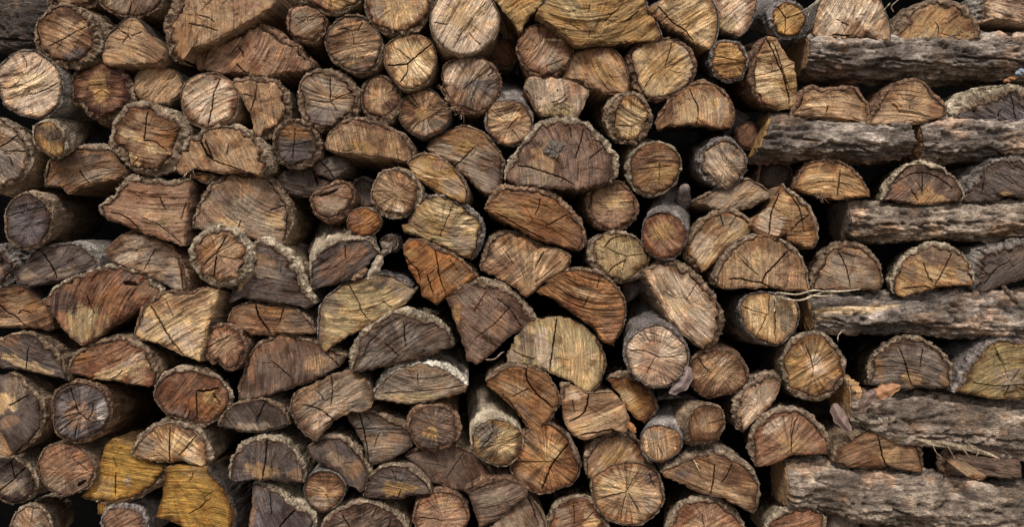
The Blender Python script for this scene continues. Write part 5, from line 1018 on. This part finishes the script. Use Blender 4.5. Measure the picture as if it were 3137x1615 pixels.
def build_logs():
    seed = 0
    for line in DATA.strip().splitlines():
        if line.startswith('T '):
            Tile.c, Tile.r = map(int, line.split()[1:])
            continue
        name, label, outl, opt = line.split('|')
        o = parse(opt); o['_o'] = outl
        seed += 1
        sd = seed * 17 + 3
        a, _, b = outl.partition('/')
        A = pts_of(a) if a.strip() else np.zeros((0, 2))
        B = pts_of(b) if b.strip() else np.zeros((0, 2))
        allp = np.concatenate([A, B])
        y0 = float(o.get('y', 0)) / 1000
        low = np.array([[allp[:, 0].mean(), allp[:, 1].min()]])
        root = root_obj(name, label, CAT[name], unproj(low, y0)[0], GRP.get(name))
        if name == 'cross_log':
            cross_log(root, A, B, o, sd)
            continue
        P0, dr = log_body(root, A, B, o, sd, None)
        if 'f2' in o:
            F2 = pts_of(o['f2'].replace('_', ' '))
            cA, cB = centroid(A), centroid(F2)
            vx, vy = map(float, o['v'].split(','))
            o2 = dict(o); o2.pop('v'); o2.pop('k', 0); o2['y'] = '-42'; o2['c'] = 'brown'; o2['h'] = 'tan:1500,630:60:50:0'
            o2['bt'] = '14'; o2['bk'] = 'br'
            o2['k'] = '3@1500,630>1600,600'
            cK = cA + np.array([vx * PX, -vy * PX])
            log_body(root, F2, np.zeros((0, 2)), o2, sd + 7, cK - cB)
            o3 = dict(o2); o3['y'] = '60'; o3['L'] = '330'; o3['bk'] = 'pu'; o3['h'] = ''
            a3 = np.linspace(0, 2 * np.pi, 12, endpoint=False)
            ring3 = cK + np.stack([np.cos(a3) * .066, np.sin(a3) * .047], 1) * (1 + .08 * np.sin(a3 * 3))[:, None]
            log_body(root, ring3, np.zeros((0, 2)), o3, sd + 9, np.array([-.02, .06]), face=False)
        if 'stub' in o:
            p = [np.array(S(*map(float, q.split(',')))) for q in o['stub'].split('>')]
            p = catmull(np.array(p), False, .004)
            t = np.linspace(0, 1, len(p))
            P = unproj(p, y0 + .10 - .06 * t)
            rad = .022 - .011 * t + .0012 * np.sin(t * 19)
            rad[-1] *= .7
            V, f4, f3 = tube(P, rad, 20)
            nzv = fbm(V[:, 0] * 120, V[:, 1] * 120, V[:, 2] * 120, 3)
            c = np.array((.20, .16, .145)) * (.5 + nzv)[:, None]
            mesh_obj('branch_stub', V, f4, f3, c, V, V, M_BARK, root)
build_logs()

# ------------------------------------------------------------------ small things: leaves, strands, crumbs
def leaf_mesh(name, label, cat, group, path, width, y, colr, fold=.5, curl=.006, tile=None, rgh=.7):
    Tile.c, Tile.r = tile
    p = catmull(np.array([S(*q) for q in path]), False, .0025)
    n = len(p); t = np.linspace(0, 1, n)
    T = np.gradient(p, axis=0); T /= np.linalg.norm(T, axis=1)[:, None]
    Nn = np.stack([-T[:, 1], T[:, 0]], 1)
    wd = width * PX / 2 * np.sin(np.pi * np.clip(t, 0, 1) ** .8) ** .7 + .0006
    M = 9
    us = np.linspace(-1, 1, M)
    V = []
    sd = abs(hash_s(label)) % 97
    for u in us:
        s2 = p + Nn * (wd * u * (1 + .12 * np.sin(t * 23 + u * 2 + sd)))[:, None]
        yy = y - curl * np.sin(t * 3.0 + .4) + fold * wd * abs(u) + .0015 * np.sin(t * 17 + u * 3 + sd)
        V.append(unproj(s2, yy))
    V = np.stack(V, 1).reshape(-1, 3)
    back = V + [0, .0007, 0]
    i = np.arange(n * M).reshape(n, M)
    f = np.stack([i[:-1, :-1], i[1:, :-1], i[1:, 1:], i[:-1, 1:]], -1).reshape(-1, 4)
    b = n * M
    ring = np.concatenate([i[0, :], i[1:, -1], i[-1, -2::-1], i[-2:0:-1, 0]])
    r2 = np.roll(ring, -1)
    fe = np.stack([ring, r2, r2 + b, ring + b], 1)
    F = np.concatenate([f[:, ::-1], f + b, fe])
    nz = fbm(V[:, 0] * 130, V[:, 1] * 130, V[:, 2] * 130, 3)
    c = np.array(colr) * (.65 + .7 * nz)[:, None]
    vein = np.tile(np.exp(-(us / .08) ** 2), n)
    c = c * (1 + .35 * vein[:, None])
    root = root_stub(V)
    o = mesh_obj(name, np.concatenate([V, back]) , F, [], np.concatenate([c, c]), np.concatenate([V, V]), np.concatenate([V, V]), M_BARK if name == 'bark_curl' else M_LEAF, root)
    return settle(o, root, label, cat, group)

def hash_s(s):
    h = 7
    for ch in s: h = (h * 31 + ord(ch)) % 100003
    return h

class _R:
    location = (0, 0, 0)
def root_stub(V):
    r = bpy.data.objects.new('tmp', None)
    r.location = [float(q) for q in (V[:, 0].mean(), V[:, 1].mean(), V[:, 2].min())]
    return r
def settle(o, root, label, cat, group=None):
    """a thing that is one mesh: its origin at its base, no parent"""
    o.parent = None
    o.location = root.location
    bpy.data.objects.remove(root)
    tag(o, label, cat, group)
    return o

def strand(name, label, cat, group, paths, rad, y, colr, tile):
    Tile.c, Tile.r = tile
    V, F4, F3, C = [], [], [], []
    rng = np.random.RandomState(hash_s(label))
    for path in paths:
        p = catmull(np.array([S(*q) for q in path]), False, .003)
        t = np.linspace(0, 1, len(p))
        yy = y + .004 * np.sin(t * 7 + len(V))
        P = unproj(p, yy)
        r = rad * (.55 + .6 * vn(t * 9, len(V), 3)) * (.4 + .6 * np.sin(np.pi * np.clip(t * .9 + .08, 0, 1)) ** .5)
        v, f4, f3 = tube(P, r, 8)
        b = sum(len(q) for q in V)
        V.append(v); F4.append(f4 + b); F3.append(f3 + b)
    V = np.concatenate(V)
    nz = fbm(V[:, 0] * 200, V[:, 1] * 200, V[:, 2] * 200, 3)
    C = np.array(colr) * (.6 + .8 * nz)[:, None]
    root = root_stub(V)
    o = mesh_obj(name, V, np.concatenate(F4), np.concatenate(F3), C, V, V, M_BARK, root)
    return settle(o, root, label, cat, group)

def lump(name, label, cat, xy, rx, rz, ry, y, colr, tile):
    Tile.c, Tile.r = tile
    c = unproj(np.array([S(*xy)]), y)[0]
    a, b = 70, 44
    th = np.linspace(0, 2 * np.pi, a, endpoint=False); ph = np.linspace(.02, np.pi - .02, b)
    d = np.stack([np.sin(ph)[:, None] * np.cos(th)[None], np.sin(ph)[:, None] * np.sin(th)[None], np.cos(ph)[:, None] * np.ones(a)[None]], -1).reshape(-1, 3)
    n1 = fbm(d[:, 0] * 2.2 + 9, d[:, 1] * 2.2, d[:, 2] * 2.2, 4) - .5
    n2 = fbm(d[:, 0] * 8, d[:, 1] * 8 + 4, d[:, 2] * 8, 3) - .5
    V = c + d * np.array([rx, ry, rz]) * (1 + 1.7 * n1 + .35 * n2)[:, None]
    i = np.arange(a * b).reshape(b, a); j = np.roll(i, -1, 1)
    f4 = np.stack([i[:-1], i[1:], j[1:], j[:-1]], -1).reshape(-1, 4)
    C = np.array(colr) * (.8 + 1.2 * n2 + .9 * n1)[:, None]
    root = root_stub(V)
    o = mesh_obj(name, V, f4, [], np.clip(C, .02, .9), V, V, M_BARK, root)
    return settle(o, root, label, cat)

LG = 'dry leaves caught in the stack'
leaf_mesh('dry_leaf', 'curled orange-brown dry leaf lying on the pale flaky crosswise log', 'leaf', LG, [(955, 440), (1050, 405), (1155, 372)], 92, -.062, (.34, .17, .09), .5, .008, (3, 2))
leaf_mesh('dry_leaf', 'dull purplish leaf drooping beside the orange-brown leaf', 'leaf', LG, [(985, 405), (920, 470), (878, 565)], 78, -.066, (.16, .105, .085), .6, .010, (3, 2))
leaf_mesh('dry_leaf', 'pale pinkish-grey leaf hanging in the dark gap below the gold-rayed round', 'leaf', LG, [(700, 492), (745, 590), (818, 685)], 88, -.035, (.22, .15, .13), .9, .010, (3, 2))
leaf_mesh('dry_leaf', 'bluish-grey leaf tucked under the jutting pinkish round', 'leaf', LG, [(1362, 235), (1335, 345), (1235, 425)], 92, -.030, (.19, .14, .13), .7, .010, (2, 2))
leaf_mesh('dry_leaf', 'tiny orange leaf at the right edge of the splintered block', 'leaf', LG, [(955, 620), (985, 655), (1008, 692)], 40, -.024, (.30, .14, .06), .5, .003, (2, 2))
leaf_mesh('plastic_scrap', 'small pale blue scrap on the topmost crosswise log at the right edge', 'scrap', None, [(1935, 505), (1970, 482), (2030, 490)], 42, -.050, (.20, .235, .28), .4, .004, (3, 0))
leaf_mesh('dry_leaf', 'narrow orange leaf below the pale blue scrap', 'leaf', LG, [(1850, 552), (1900, 530), (1950, 522)], 26, -.048, (.28, .13, .06), .4, .003, (3, 0))
leaf_mesh('bark_curl', 'dark curl of bark at the right tip of the frosty white half log', 'bark', 'curls of loose bark', [(930, 520), (975, 555), (935, 610)], 60, -.030, (.20, .15, .12), .7, .008, (1, 1))
leaf_mesh('bark_curl', 'pale pointed flake of bark hanging over the olive-yellow split log', 'bark', 'curls of loose bark', [(930, 600), (900, 680), (838, 770)], 66, -.030, (.34, .27, .20), .8, .008, (1, 1))
leaf_mesh('bark_curl', 'small brown bark flake under the frosty white half log', 'bark', 'curls of loose bark', [(835, 690), (790, 735), (730, 772)], 40, -.026, (.26, .16, .10), .6, .005, (1, 1))
leaf_mesh('bark_curl', 'long splinter of bark peeling off below the pale flaky crosswise log', 'bark', 'curls of loose bark', [(1260, 738), (1450, 768), (1640, 800), (1830, 862)], 40, -.030, (.34, .26, .18), .4, .006, (3, 2))
strand('root_strand', 'pale stringy roots draped between the flat-faced round and the cream-patched log', 'root', None,
       [[(315, 858), (450, 872), (560, 845), (640, 850), (760, 850), (880, 836)], [(325, 888), (430, 912), (500, 905), (560, 880), (650, 855), (700, 872)],
        [(290, 880), (310, 930), (295, 990)], [(540, 878), (620, 884), (690, 880)]], .0028, -.046, (.52, .42, .30), (3, 1))
strand('root_strand', 'short hooked rootlet dangling below the cream-patched log', 'root', None, [[(765, 1112), (732, 1150), (728, 1195)]], .0016, -.030, (.34, .27, .20), (3, 1))
strand('straw', 'dry straw stalks leaning on the left shoulder of the cream half log', 'straw', 'bits of dry straw', [[(525, 108), (552, 50), (610, -8)], [(478, 78), (540, 40), (600, -12)]], .0015, -.045, (.50, .42, .30), (3, 0))
strand('straw', 'short straw bits above the amber slanting-grain half log', 'straw', 'bits of dry straw', [[(1040, 66), (1085, 15)], [(1105, 76), (1092, 40), (1140, -6)]], .0015, -.040, (.50, .42, .30), (3, 0))
strand('straw', 'frayed fibres hanging below the splinter of peeling bark', 'straw', 'bits of dry straw', [[(1370, 772), (1400, 830), (1442, 862)], [(1560, 790), (1610, 840), (1625, 870)], [(1470, 775), (1520, 865)], [(1600, 760), (1680, 800), (1665, 850)]], .0012, -.036, (.40, .31, .21), (3, 2))
strand('straw', 'pale splinter stuck on the face of the wide half log with tan lower band', 'straw', 'bits of dry straw', [[(1402, 875), (1428, 925), (1455, 972)], [(1415, 900), (1440, 905)]], .0024, -.026, (.50, .39, .24), (2, 2))
strand('twig', 'short dark twig on the cream-patched crosswise log near the right edge', 'twig', None, [[(1845, 815), (1890, 870), (1945, 932)]], .0075, -.048, (.10, .072, .055), (3, 1))
strand('twig', 'thin curved twig below the plum-brown block', 'twig', None, [[(1640, 1315), (1700, 1310), (1745, 1270), (1765, 1262)]], .0022, -.016, (.26, .19, .14), (1, 1))
strand('twig', 'slim upright twig beside the orange rounded log', 'twig', None, [[(545, 690), (575, 760), (600, 830), (625, 900)]], .007, -.020, (.20, .14, .10), (2, 2))
lump('debris_lump', 'grey lump of crumbly debris stuck to the biggest half log', 'debris', (462, 1005), (.021), .018, .008, -.019, (.20, .165, .135), (2, 0))
